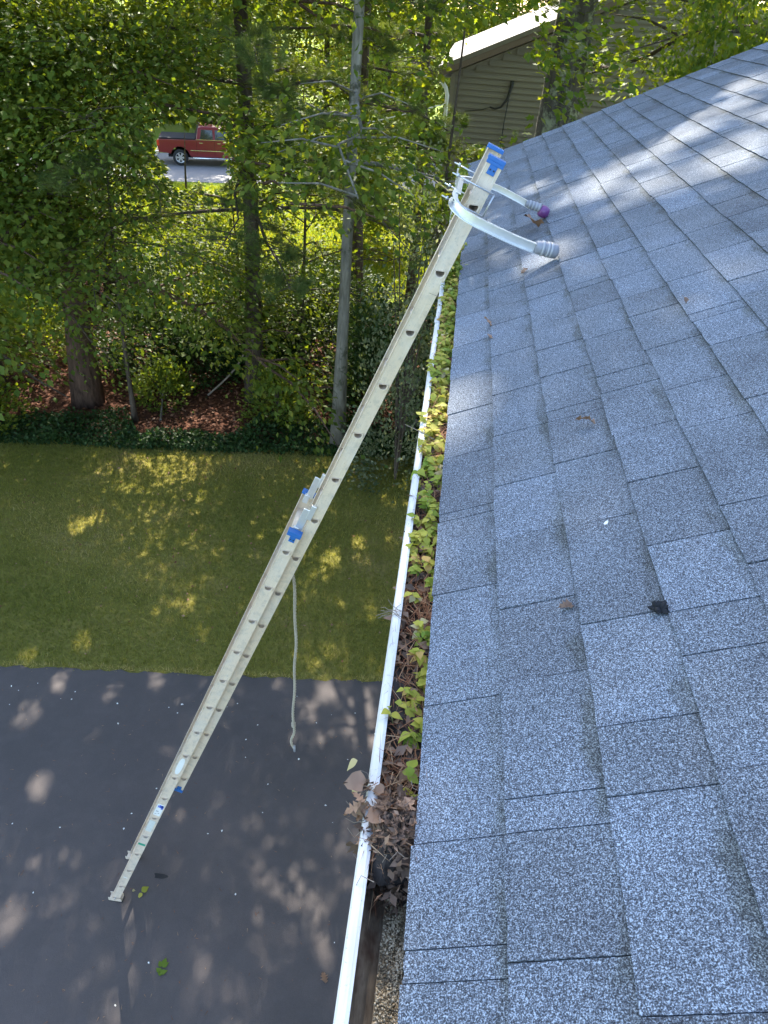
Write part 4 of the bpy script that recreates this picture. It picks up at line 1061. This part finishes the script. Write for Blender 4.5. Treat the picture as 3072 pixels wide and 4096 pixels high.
# ------------------------------------------------------------------ red pickup
tk = thing('pickup_truck', 'red crew cab pickup parked on the road beyond the trees', 'truck', (-13.72, 35.25, 0.012), (0, 0, R(15.4)))
tk.scale = (0.88, 0.88, 0.88)
TW = 1.96
def arc(cx, cz, r, a0, a1, n=10): return [(cx+r*math.cos(R(a0+(a1-a0)*i/n)), cz+r*math.sin(R(a0+(a1-a0)*i/n))) for i in range(n+1)]
RA, FA, WR = 1.12, 4.75, 0.39
body = [(0.05, 0.62)] + [(0.62, 0.58)] + arc(RA, 0.42, 0.49, 165, 15) + [(RA+0.55, 0.45), (FA-0.56, 0.45)] + arc(FA, 0.42, 0.49, 165, 15) + [(5.62, 0.55), (5.74, 0.72), (5.74, 1.08), (5.60, 1.18), (4.05, 1.24), (1.98, 1.24), (0.06, 1.22), (0.02, 0.95)]
bd = MB().prism(body, 0, TW).build('body', M['red'], tk, bevel=0.03)
cab = MB()
lo = [(1.98, 1.24), (4.10, 1.24)]; hi = [(2.12, 1.84), (3.35, 1.84)]
vs = []
for (x, z), ins in zip([(1.96, 1.22), (4.12, 1.22), (3.42, 1.80), (3.20, 1.86), (2.25, 1.86), (2.08, 1.80)], [0.02, 0.02, 0.14, 0.18, 0.18, 0.14]):
    vs += [(x, ins, z), (x, TW-ins, z)]
nn = 6
cab.add(vs, [(0, 2, 4, 6, 8, 10), (11, 9, 7, 5, 3, 1)]+[(2*i, 2*i+1, (2*i+3) % 12, (2*i+2) % 12) for i in range(6)])
cb_ = cab.build('cab', M['red'], tk, bevel=0.03)
def sidewin(pts, name):
    for side in (0, 1):
        vs = []
        for x, z in pts:
            ins = 0.02+(z-1.22)/0.58*0.12-0.008
            vs.append((x, ins if side == 0 else TW-ins, z))
        MB().add(vs, [tuple(range(len(pts)))]).build(name, M['glass'], cb_)
sidewin([(2.16, 1.29), (2.80, 1.29), (2.80, 1.72), (2.24, 1.72)], 'side_window')
sidewin([(2.92, 1.29), (3.86, 1.29), (3.42, 1.72), (2.92, 1.72)], 'side_window')
MB().add([(4.06, 0.12, 1.275), (4.06, TW-0.12, 1.275), (3.455, TW-0.20, 1.775), (3.455, 0.20, 1.775)], [(0, 1, 2, 3)]).build('windshield', M['glass'], cb_)
MB().add([(1.955, 0.15, 1.32), (1.955, TW-0.15, 1.32), (2.05, TW-0.22, 1.74), (2.05, 0.22, 1.74)], [(0, 1, 2, 3)]).build('rear_window', M['glass'], cb_)
MB().box((0.10, 0.06, 1.225), (1.93, TW-0.06, 1.30)).build('bed_cover', M['blackp'], tk, bevel=0.02)
for side in (0, 1):
    y = -0.004 if side == 0 else TW+0.004
    for x in (1.97, 2.87, 3.95): MB().box((x, min(y, y+0.006), 0.55), (x+0.012, max(y, y+0.006), 1.22)).build('door_seam', M['blackp'], bd)
    for x in (2.12, 3.02): MB().box((x, y-0.02, 1.10), (x+0.17, y+0.02, 1.135)).build('door_handle', M['chrome'], bd, bevel=0.006)
    MB().box((1.65, y-0.012, 0.74), (4.2, y+0.012, 0.77)).build('side_moulding', M['chrome'], bd)
    MB().tube([(1.75, y-0.02 if side == 0 else y+0.02, 0.40), (4.15, y-0.02 if side == 0 else y+0.02, 0.40)], 0.04, 8).build('step_bar', M['chrome'], tk, True)
    MB().box((1.99, y-0.006, 1.255), (3.9, y+0.012, 1.275)).build('window_trim', M['chrome'], cb_)
    MB().box((0.0, min(y, y+0.02)-0.01, 0.92), (0.12, max(y, y+0.02)+0.12*(1 if side == 0 else -1)*0+0.01, 1.18)).build('tail_light', M['taillight'], tk, bevel=0.01)
    MB().box((5.62, 0.06 if side == 0 else TW-0.36, 0.86), (5.755, 0.36 if side == 0 else TW-0.06, 1.06)).build('headlight', M['amber'], tk, bevel=0.02)
    MB().box((3.80, y-0.20 if side == 0 else y, 1.26), (3.92, y if side == 0 else y+0.20, 1.44)).build('mirror', M['red'], tk, bevel=0.02)
MB().box((-0.12, 0.08, 0.50), (0.06, TW-0.08, 0.68)).build('rear_bumper', M['chrome'], tk, bevel=0.03)
MB().box((5.66, 0.04, 0.46), (5.86, TW-0.04, 0.66)).build('front_bumper', M['chrome'], tk, bevel=0.04)
MB().box((5.70, 0.42, 0.76), (5.765, TW-0.42, 1.06)).build('grille', M['blackp'], tk)
MB().box((0.5, 0.25, 0.38), (5.2, TW-0.25, 0.5)).build('chassis', M['blackp'], tk)
for ax in (RA, FA):
    for y, s in ((0.14, -1), (TW-0.14, 1)):
        n = 28; prof = [(0.24, 0.10), (0.36, 0.115), (0.385, 0.09), (0.39, 0.0), (0.385, -0.09), (0.36, -0.115), (0.24, -0.10)]
        vs = []
        for i in range(n):
            a = 2*math.pi*i/n
            for r_, yy in prof: vs.append((r_*math.cos(a), yy, r_*math.sin(a)))
        k = len(prof); fs = [(i*k+j, i*k+j+1, ((i+1) % n)*k+j+1, ((i+1) % n)*k+j) for i in range(n) for j in range(k-1)]
        wh = MB().add(vs, fs).build('wheel', M['tyre'], tk, True); wh.location = (ax, y, 0.39)
        rm_ = MB(); rm_.tube([(0, s*0.02, 0), (0, s*0.085, 0)], 0.06, 12)
        for q_ in range(6):
            a = q_*math.pi/3; d = Vector((math.cos(a), 0, math.sin(a))); e = Vector((-math.sin(a), 0, math.cos(a)))
            rm_.add([tuple(d*0.04+e*0.035+Vector((0, s*0.08, 0))), tuple(d*0.04-e*0.035+Vector((0, s*0.08, 0))), tuple(d*0.235-e*0.055+Vector((0, s*0.085, 0))), tuple(d*0.235+e*0.055+Vector((0, s*0.085, 0))), tuple(d*0.04+Vector((0, s*0.03, 0))), tuple(d*0.235+Vector((0, s*0.04, 0)))], [(0, 1, 2, 3), (0, 3, 5, 4), (1, 4, 5, 2)])
        for i in range(24):
            a0, a1 = i*math.pi/12, (i+1)*math.pi/12
            rm_.add([(0.22*math.cos(a0), s*0.09, 0.22*math.sin(a0)), (0.22*math.cos(a1), s*0.09, 0.22*math.sin(a1)), (0.25*math.cos(a1), s*0.105, 0.25*math.sin(a1)), (0.25*math.cos(a0), s*0.105, 0.25*math.sin(a0)), (0.22*math.cos(a0), 0, 0.22*math.sin(a0)), (0.22*math.cos(a1), 0, 0.22*math.sin(a1))], [(0, 1, 2, 3), (0, 4, 5, 1)])
        rm_.build('rim', M['rim'], wh)
        MB().tube([(0, -s*0.02, 0), (0, s*0.01, 0)], 0.24, 20).build('brake_disc', M['blackp'], wh)

# ------------------------------------------------------------------ trees
PRUNE += [(CAM, (-12.9, 35.2, 0.9), 0.0, 1.0), (CAM, (-11.7, 35.6, 0.9), 0.0, 1.0), (CAM, (-12.3, 34.2, 0.0), 0.0, 0.75), (CAM, (-11.0, 34.6, 0.0), 0.0, 0.75),
          (CAM, (-0.1, 20, 5.35), 0.0, 0.62), (CAM, (0.9, 20, 5.3), 0.0, 0.75), (CAM, (0.5, 20, 4.7), 0.0, 0.55), (CAM, (0.4, 20, 6.3), 0.0, 0.40), (CAM, (-0.2, 20, 6.0), 0.0, 0.40), (CAM, (0.95, 20, 6.45), 0.0, 0.38)]
PRUNE = [(tuple(a), b, r0_, r1_, 0.0) for a, b, r0_, r1_ in PRUNE]
# thinner foliage where the sunny field glows through the wood
PRUNE += [(tuple(CAM), b, 0.0, r_, 0.58) for b, r_ in (((-8.3, 26, 0.4), 1.3), ((-6.2, 26.5, 0.4), 1.2), ((-4.4, 27.0, 0.3), 1.2), ((-10.3, 25.0, 0.2), 1.1), ((-2.4, 24.0, 0.3), 1.0), ((-1.9, 21.5, 0.2), 0.8), ((-9.0, 52, 2.6), 2.2), ((-6.5, 52, 2.8), 1.8))]
# gaps in the canopy that let flecks of sun reach the ground, the gutter and the roof
def roofz(x): return EZ+TAN*(x-EX)
GAPS = [((x, y, 0.0), r_) for x, y, r_ in [(-5.19, 8.51, 0.26), (-5.0, 8.75, 0.2), (-0.96, 8.99, 0.2), (-1.27, 8.44, 0.2), (-4.11, 6.27, 0.2), (-1.29, 9.68, 0.2), (-4.59, 5.9, 0.2), (-3.0, 7.1, 0.16), (-2.6, 6.6, 0.16),
        (-4.06, 5.54, 0.22), (-4.14, 5.05, 0.26), (-3.6, 4.29, 0.24), (-1.22, 3.76, 0.18), (-0.93, 5.92, 0.24), (-0.39, 5.66, 0.22), (-3.22, 2.95, 0.22), (-2.96, 5.73, 0.18), (-3.38, 5.51, 0.2), (-1.5, 5.97, 0.15), (-3.33, 4.92, 0.16), (-1.09, 5.61, 0.18), (-0.45, 3.1, 0.15), (-1.0, 2.2, 0.15), (-3.9, 3.6, 0.2)]]
GAPS += [((x, y, roofz(x)), r_) for x, y, r_ in [(0.22, 3.09, 0.13), (0.40, 3.14, 0.13), (0.58, 3.92, 0.14), (0.71, 4.11, 0.18), (0.93, 4.23, 0.18), (1.13, 4.42, 0.18), (1.34, 4.63, 0.18), (0.79, 3.6, 0.14), (0.92, 3.53, 0.12), (1.1, 3.56, 0.15), (1.23, 3.56, 0.15), (1.58, 5.07, 0.2), (0.43, 4.46, 0.16), (1.4, 4.1, 0.16), (1.7, 4.6, 0.2), (1.9, 5.2, 0.2), (0.65, 1.66, 0.08)]]
GAPS += [((0.015, 0.33, 5.80), 0.11), ((0.015, 0.46, 5.80), 0.11), ((0.02, 1.8, 5.87), 0.14), ((0.02, 2.05, 5.87), 0.14), ((0.01, 1.35, 5.87), 0.12), ((0.02, 2.6, 5.87), 0.10)]
GAPS += [((-0.45, 10.9, 4.6), 0.5), ((-0.75, 10.9, 3.8), 0.35), ((-1.65, 12.0, 5.6), 0.25), ((-7.2, 12.7, 0.02), 0.22), ((-5.75, 12.5, 0.02), 0.16), ((-5.2, 12.7, 0.02), 0.16), ((-6.0, 13.1, 0.02), 0.16), ((-2.9, 12.4, 0.02), 0.14)]
for p_, r_ in GAPS:
    a_ = Vector(p_)+SUN_DIR*(4.0 if p_[1] < 10 else 0.7); b_ = Vector(p_)+SUN_DIR*45.0
    PRUNE.append((tuple(a_), tuple(b_), r_*(0.64 if p_[2] < 1 else 0.9), r_*(0.64 if p_[2] < 1 else 0.9), 1e-6))
tree('maple_tree', 'leafy maple with a thick reddish brown trunk at the left wood edge', (-6.77, 12.45, 0), 1, 'barkred', 'leafA', height=21, tr=0.21, base=2.4, cr=5.6, nl=34, nsub=10, ntw=5, nleaf=34, lsize=0.125, shape=LEAF_SIMPLE, droop=0.45, lowlen=1.0, lean=(0.7, 0.3))
tree('maple_tree', 'tall dark green maple hanging over the lawn at the far left', (-10.6, 11.6, 0), 2, 'bark', 'leafA', height=20, tr=0.22, base=1.8, cr=5.4, nl=32, nsub=10, ntw=5, nleaf=34, lsize=0.125, shape=LEAF_SIMPLE, droop=0.5)
tree('maple_tree', 'slender maple deep in the wood between the thick trunk and the pine', (-8.4, 17.6, 0), 3, 'bark', 'leafB', height=19, tr=0.15, base=5.0, cr=4.6, nl=24, nsub=8, ntw=4, nleaf=28, lsize=0.13, shape=LEAF_SIMPLE, droop=0.35)
tree('birch_tree', 'slim pale barked tree standing at the lawn edge behind the ladder', (-1.72, 11.85, 0), 4, 'barkpale', 'leafB', height=21.5, tr=0.10, base=4.6, cr=3.9, nl=36, nsub=9, ntw=5, nleaf=26, lsize=0.12, shape=LEAF_SIMPLE, droop=0.35, lean=(0.25, 0.1))
tree('forest_tree', 'dark straight trunk just behind the pale barked tree', (-2.3, 17.6, 0), 5, 'bark', 'leafA', height=25, tr=0.20, base=16.5, cr=4.8, nl=30, nsub=10, ntw=6, nleaf=36, lsize=0.15, shape=LEAF_SIMPLE, droop=0.3)  # crown out of view, set high and dense to shade the near roof
tree('oak_tree', 'massive lichen spotted oak trunk in front of the tan house', (1.62, 15.6, 0), 6, 'barkoak', 'leafB', height=19, tr=0.50, base=7.4, cr=5.0, nl=26, nsub=9, ntw=4, nleaf=22, lsize=0.15, shape=LEAF_LOBED, droop=0.35, lean=(0.2, 0.0))
tree('oak_tree', 'leafy oak rising behind the far corner of the shingle roof at right', (5.4, 12.2, 0), 7, 'bark', 'leafB', height=18, tr=0.26, base=3.4, cr=5.0, nl=32, nsub=10, ntw=5, nleaf=30, lsize=0.14, shape=LEAF_LOBED, droop=0.45)
tree('forest_tree', 'broad green tree at the back of the wood on the far left', (-14.5, 16.5, 0), 8, 'bark', 'leafA', height=20, tr=0.2, base=2.2, cr=5.5, nl=30, nsub=9, ntw=5, nleaf=30, lsize=0.14, shape=LEAF_SIMPLE, droop=0.4)
tree('sapling', 'thin leafy sapling behind the silvery shrub near the roof corner', (-0.3, 13.6, 0), 9, 'bark', 'leafB', height=8.5, tr=0.05, base=1.6, cr=1.6, nl=24, nsub=6, ntw=3, nleaf=20, lsize=0.10, shape=LEAF_SIMPLE, droop=0.3)
tree('sapling', 'bushy young tree between the pine and the pale trunk', (-3.0, 14.8, 0), 10, 'bark', 'leafA', height=5.6, tr=0.05, base=0.8, cr=1.6, nl=24, nsub=6, ntw=3, nleaf=22, lsize=0.10, shape=LEAF_SIMPLE, droop=0.3)
tree('sapling', 'bushy young tree to the right of the thick reddish trunk', (-4.35, 14.9, 0), 11, 'bark', 'leafA', height=4.0, tr=0.05, base=1.3, cr=1.7, nl=22, nsub=6, ntw=3, nleaf=22, lsize=0.10, shape=LEAF_SIMPLE, droop=0.3)
tree('beech_tree', 'dense leafy beech leaning in front of the thick trunk at the left', (-8.6, 12.6, 0), 12, 'bark', 'leafA', height=8.0, tr=0.10, base=2.6, cr=3.3, nl=34, nsub=10, ntw=5, nleaf=30, lsize=0.10, shape=LEAF_SIMPLE, droop=0.45)
tree('beech_tree', 'dense leafy beech with low boughs between the thick trunk and the pine', (-5.6, 11.9, 0), 13, 'bark', 'leafA', height=6.2, tr=0.045, base=3.3, cr=2.6, nl=32, nsub=9, ntw=5, nleaf=30, lsize=0.10, shape=LEAF_SIMPLE, droop=0.3)
tree('beech_tree', 'leafy understory tree in front of the sunny field left of the truck', (-12.5, 22.0, 0), 14, 'bark', 'leafB', height=8, tr=0.10, base=0.8, cr=3.2, nl=30, nsub=9, ntw=5, nleaf=28, lsize=0.12, shape=LEAF_SIMPLE, droop=0.35)
# pine
def pine(name, label, loc, seed, height, tr, base, cr, nw, nb):
    rng = np.random.default_rng(seed); t = thing(name, label, 'tree', loc, group='trees at the wood edge')
    wood = MB(); tp = [(0.06*math.sin(i*0.7), 0.05*math.sin(i*0.9+1), height*i/12) for i in range(13)]
    wood.tube(tp, [tr*(1-0.85*i/12)*(1+0.5*math.exp(-i*2.0)) for i in range(13)], 12)
    C = []; DD = []
    for i in range(nw):
        z = base+(height-base)*i/nw; s = i/nw
        for j in range(nb):
            az = j*6.283/nb+i*0.9+rng.uniform(-0.3, 0.3); L = cr*(1-s)**0.7*rng.uniform(0.7, 1.1)+0.3
            e = 0.12+0.4*s; pts = []
            for k in range(5):
                q = k/4; pts.append(np.array([math.cos(az)*L*q, math.sin(az)*L*q, z+math.sin(e)*L*q-0.25*L*q*q*(1-s)])+(rng.normal(0, 0.03*L, 3)*q))
            if prune_mask(np.array(pts+[(a_+b_)/2 for a_, b_ in zip(pts, pts[1:])])+np.array(loc), True).all(): wood.tube(pts, [0.035*(1-0.8*k/4)*(1-0.5*s) for k in range(5)], 5, False)
            for k in range(int(5+7*L)):
                q = rng.uniform(0.3, 1.0); k_ = min(int(q*4), 3); b = pts[k_]+(pts[k_+1]-pts[k_])*(q*4-k_)
                sd_ = rng.choice([-1, 1]); a2 = az+sd_*rng.uniform(0.4, 1.0); l2 = rng.uniform(0.25, 0.7)*(1.2-q*0.5)
                d = np.array([math.cos(a2), math.sin(a2), rng.uniform(-0.15, 0.25)])
                e2 = b+d*l2
                if prune_mask(np.array([b, (b+e2)/2, e2])+np.array(loc), True).all(): wood.tube([b, (b+e2)/2, e2], [0.008, 0.006, 0.003], 4, False)
                for m_ in range(5): C.append(b+d*l2*(0.35+0.65*m_/4)+rng.normal(0, 0.03, 3)); DD.append(d)
    C = np.array(C); DD = np.array(DD); kp = prune_mask(C+np.array(loc)); C = C[kp]; DD = DD[kp]
    near = C[:, 2] < 9
    per = np.where(near, 56, 16); idx = np.repeat(np.arange(len(C)), per); n = len(idx)
    D_ = nrm(rng.normal(0, 1, (n, 3)))+DD[idx]*0.9+np.array([0, 0, 0.15])
    P = C[idx]+rng.normal(0, 0.02, (n, 3)); L = rng.uniform(0.09, 0.15, n)*np.where(near[idx], 1, 1.3)
    ct = rng.normal(0.45, 0.2, len(C))
    V, T, ti = leaf_arrays(LEAF_PINE, P, D_, rng.normal(0, 1, (n, 3)), L, np.where(near[idx], 0.005, 0.011), np.clip(ct[idx]+rng.normal(0, 0.12, n), 0, 1))
    wood.build('trunk', M['bark'], t, True); tri_obj('crown', V, T, M['pine'], t, ti); return t
pine('pine_tree', 'white pine with soft needle sprays on a bare dark trunk in the middle', (-3.66, 13.3, 0), 31, 21.5, 0.15, 3.7, 3.5, 28, 5)
pine('pine_tree', 'second pine with thin twiggy boughs behind the pale trunk', (-0.9, 16.6, 0), 32, 14, 0.12, 4.4, 2.0, 15, 5)
# far trees beyond the field: one crown shared by several trees
ft = tree('far_tree', 'sunlit broad tree across the road at the left', (-20, 50, 0), 41, 'bark', 'leafF', group='trees across the road', height=12, tr=0.25, base=1.2, cr=5.2, nl=26, nsub=8, ntw=4, nleaf=26, lsize=0.26, shape=LEAF_SIMPLE, droop=0.3, spread=0.6, flat=0.25)
far_lab = ['sunlit broad tree across the road behind the red truck', 'sunlit tree across the road right of the red truck', 'sunlit tree far behind the pine', 'sunlit tree far behind the pale trunk', 'sunlit tree far behind the tan house at left', 'tree far behind the tan house roof', 'tree far beyond the shingle roof at right', 'tree at the far right beyond the oak', 'tree at the far left edge across the road', 'tree in the second row behind the truck', 'tree in the second row behind the pine', 'tree in the second row at the far left']
for i, (x, y) in enumerate([(-14.5, 48), (-9, 52), (-5, 50), (-1.5, 55), (3, 58), (9, 52), (17, 50), (25, 46), (-27, 44), (-18, 60), (-8, 62), (-30, 56)]):
    copy_tree(ft, (x, y, 0), i*1.3, 0.9+0.25*((i*7) % 5)/5, far_lab[i])
# trees that stand in the sunny field between wood and road
tree('field_tree', 'sunlit yellow green small tree in the grass beyond the wood', (-9.4, 26.5, 0), 42, 'bark', 'leafF', group='sunny trees beyond the wood', height=3.0, tr=0.06, base=0.4, cr=1.4, nl=24, nsub=7, ntw=4, nleaf=24, lsize=0.14, shape=LEAF_SIMPLE)
tree('field_tree', 'sunlit yellow green bushy tree behind the pale trunk', (-3.4, 25.0, 0), 43, 'bark', 'leafF', group='sunny trees beyond the wood', height=3.0, tr=0.06, base=0.4, cr=1.4, nl=24, nsub=7, ntw=4, nleaf=24, lsize=0.14, shape=LEAF_SIMPLE)
tree('field_tree', 'tall thin tree with a dark trunk across the road behind the red truck', (-13.6, 41.0, 0), 44, 'bark', 'leafB', group='sunny trees beyond the wood', height=9, tr=0.24, base=4.0, cr=2.2, nl=14, nsub=5, ntw=3, nleaf=18, lsize=0.2, shape=LEAF_SIMPLE)
# shrubs
bush('silver_shrub', 'tall silvery leaved shrub beside the far corner of the roof', (-0.55, 10.9, 0), 51, (0.75, 0.75, 5.3), 5200, 0.075, 'silver', stems=9)
SH = [(-9.0, 14.2, 1.4, 1.6, 'dark shrub at the left end of the leaf litter'), (-8.3, 11.2, 0.9, 0.8, 'low green shrub at the lawn edge on the far left'), (-4.7, 16.6, 1.6, 1.9, 'dark shrub deep in the shade behind the leaf litter'), (-2.6, 15.8, 1.3, 2.0, 'dark shrub filling the shade right of the pine trunk'),
      (-1.2, 13.4, 1.0, 2.5, 'dark green shrub behind the pale barked trunk'), (0.4, 13.0, 1.1, 2.8, 'dark green shrub beside the wooden post'), (-6.4, 18.4, 1.8, 1.5, 'shaded shrub at the back of the wood behind the thick trunk'), (-9.2, 18.4, 1.8, 1.7, 'shaded shrub at the back of the wood on the left'),
      (-3.1, 19.0, 1.7, 1.3, 'shaded shrub at the back of the wood behind the pine'), (-5.4, 12.9, 0.6, 0.8, 'small green sapling shrub right beside the thick trunk'), (-3.0, 12.6, 0.6, 1.3, 'small shrub right of the pine trunk foot'), (-12.5, 13.0, 1.8, 2.6, 'large dark shrub outside the left of the wood'), (-6.3, 14.7, 1.1, 1.5, 'dark shrub right behind the thick reddish trunk'), (-5.1, 14.3, 1.0, 1.3, 'dark shrub in the shade between the thick trunk and the pine'), (-4.0, 14.9, 1.0, 1.7, 'dark shrub close behind the foot of the pine'), (3.2, 11.4, 1.3, 8.2, 'tall leafy thicket right behind the roof rake beside the oak trunk'), (5.2, 10.6, 1.5, 8.6, 'tall leafy thicket behind the roof rake at the right'), (7.2, 10.6, 1.7, 9.0, 'tall leafy thicket behind the roof rake at the far right')]
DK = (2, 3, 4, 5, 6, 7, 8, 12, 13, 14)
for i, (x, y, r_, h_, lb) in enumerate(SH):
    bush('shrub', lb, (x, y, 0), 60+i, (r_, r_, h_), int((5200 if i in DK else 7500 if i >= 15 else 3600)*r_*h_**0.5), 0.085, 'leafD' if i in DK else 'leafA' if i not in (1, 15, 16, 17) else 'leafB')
# ivy, litter leaves, grass
rng = np.random.default_rng(90)
n = 26000
x = rng.uniform(-11, 2.5, n); s = rng.uniform(0, 1, n)
edge = np.interp(x, [-26, -7.6, -2.4, 0.3, 14], [9.1, 10.75, 11.45, 11.9, 12.4])
wd = 0.85+0.45*np.sin(x*1.7)+0.25*np.sin(x*4.1+1)+np.where(x > -3, 0.5, 0)
y = edge-0.15+s**1.3*np.maximum(wd, 0.35)
P = np.stack([x, y, 0.03+rng.uniform(0, 1, n)*(0.05+0.22*(np.sin(x*3.1+y*2)*0.5+0.5)*(np.sin(x*7.3)*0.4+0.6))], 1)
L = rng.uniform(0.04, 0.085, n)
V, T, ti = leaf_arrays(LEAF_SIMPLE, P, rng.normal(0, 1, (n, 3)), np.array([0, -0.2, 1.])+rng.normal(0, 0.4, (n, 3)), L, L, np.clip(rng.normal(0.5, 0.25, n), 0, 1))
tag(tri_obj('ground_ivy', V, T, M['ivy'], None, ti), 'low dark green ivy strip between the lawn and the leaf litter', 'ivy', kind='stuff')
n = 22000
x = rng.uniform(-13, 3, n); y = rng.uniform(10.9, 19, n)
ok = y > np.interp(x, [-26, -7.6, -2.4, 0.3, 14], [9.3, 10.95, 11.65, 12.1, 12.6]); x, y = x[ok], y[ok]; n = len(x)
P = np.stack([x, y, 0.014+rng.uniform(0, 0.03, n)], 1); L = rng.uniform(0.05, 0.11, n)
V, T, ti = leaf_arrays(LEAF_SIMPLE, P, rng.normal(0, 1, (n, 3))*np.array([1, 1, 0.25]), np.array([0, 0, 1.])+rng.normal(0, 0.4, (n, 3)), L, L*0.8, np.clip(rng.normal(0.45, 0.25, n), 0, 1))
tag(tri_obj('leaf_litter', V, T, M['litterleaf'], None, ti), 'reddish brown fallen leaves covering the floor of the wood', 'leaves', kind='stuff')
n = 150000
x = rng.uniform(-9.5, 2.0, n); y0 = np.interp(x, [-24, -4.84, -0.32, 9], [3.55, 5.72, 6.22, 7.2]); y1 = np.interp(x, [-26, -7.6, -2.4, 0.3, 14], [9.3, 10.95, 11.65, 12.1, 12.6])
y = y0-0.035*rng.uniform(0, 1, n)**2+rng.uniform(0, 1, n)*(y1-y0)
P = np.stack([x, y, np.full(n, 0.006)], 1); D_ = np.array([0, 0, 1.0])+rng.normal(0, 0.5, (n, 3))
patch = 0.5+0.22*np.sin(x*1.3+2*np.sin(y*0.9))+0.18*np.sin(y*2.1+x*0.7)+0.1*np.sin(x*5.3)*np.sin(y*4.7)
L = rng.uniform(0.03, 0.075, n)
V, T, ti = leaf_arrays(LEAF_BLADE, P, D_, rng.normal(0, 1, (n, 3)), L, 0.009, np.clip(patch*0.8+rng.normal(0, 0.2, n)+np.where(y-y0 < 0.07, 0.5, 0), 0, 1))
tag(tri_obj('lawn_grass', V, T, M['grass'], None, ti), 'short mown grass of the shaded lawn', 'grass', kind='stuff')
n = 520
x = rng.uniform(-8.5, 1.5, n); y0 = np.interp(x, [-24, -4.84, -0.32, 9], [3.55, 5.72, 6.22, 7.2]); y1 = np.interp(x, [-26, -7.6, -2.4, 0.3, 14], [9.3, 10.95, 11.65, 12.1, 12.6])
y = y0+0.05+rng.uniform(0, 1, n)**0.8*(y1-y0); P = np.stack([x, y, np.full(n, 0.05)], 1); L = rng.uniform(0.02, 0.055, n)
V, T, ti = leaf_arrays(LEAF_SIMPLE, P, rng.normal(0, 1, (n, 3))*np.array([1, 1, 0.2]), np.array([0, 0, 1.])+rng.normal(0, 0.4, (n, 3)), L, L*0.8, np.clip(rng.normal(0.7, 0.25, n), 0, 1))
tag(tri_obj('lawn_leaf_bits', V, T, M['litterleaf'], None, ti), 'scattered small tan leaf bits lying on the lawn', 'leaves', kind='stuff')
n = 60000
x = rng.uniform(-16, 2, n); y = rng.uniform(20, 32, n); P = np.stack([x, y, np.zeros(n)], 1)
L = rng.uniform(0.08, 0.22, n)
V, T, ti = leaf_arrays(LEAF_BLADE, P, np.array([0, 0, 1.0])+rng.normal(0, 0.45, (n, 3)), rng.normal(0, 1, (n, 3)), L, 0.03, np.clip(rng.normal(0.5, 0.25, n), 0, 1))
tag(tri_obj('field_grass', V, T, M['leafF'], None, ti), 'longer sunlit grass of the field beyond the wood', 'grass', kind='stuff')
# fallen branches and the old post
for i, (pts, r_, lb) in enumerate([([(-4.6, 13.2, 0.05), (-4.1, 13.5, 0.55), (-3.75, 13.7, 1.25), (-3.6, 13.8, 1.8)], 0.022, 'pale fallen branch leaning up from the leaf litter near the pine'),
                                   ([(-5.15, 12.0, 0.03), (-5.3, 12.5, 0.08), (-5.4, 12.9, 0.25)], 0.025, 'short pale stick lying on the leaf litter'),
                                   ([(-0.75, 12.35, 1.05), (-0.45, 12.3, 0.65), (-0.2, 12.25, 0.3), (0.0, 12.2, 0.02)], 0.04, 'bare brown branch leaning against the old wooden post')]):
    o = MB().tube(smooth_path(pts, 4), [r_*(1-0.6*k/(4*(len(pts)-1))) for k in range(4*(len(pts)-1)+1)], 7).build('fallen_branch', M['twig'], None, True); tag(o, lb, 'branch')
t = thing('wooden_post', 'old grey wooden post of upright planks at the lawn edge', 'post', (-0.50, 12.66, 0))
for k in range(3):
    MB().box((-0.19+k*0.125, -0.02, 0), (-0.19+k*0.125+0.115, 0.03, 1.10+0.06*((k*2) % 3)), None).build('plank', M['wood'], t, bevel=0.006)
MB().box((-0.15, 0.032, 0), (0.15, 0.10, 1.0)).build('back_post', M['wood'], t)
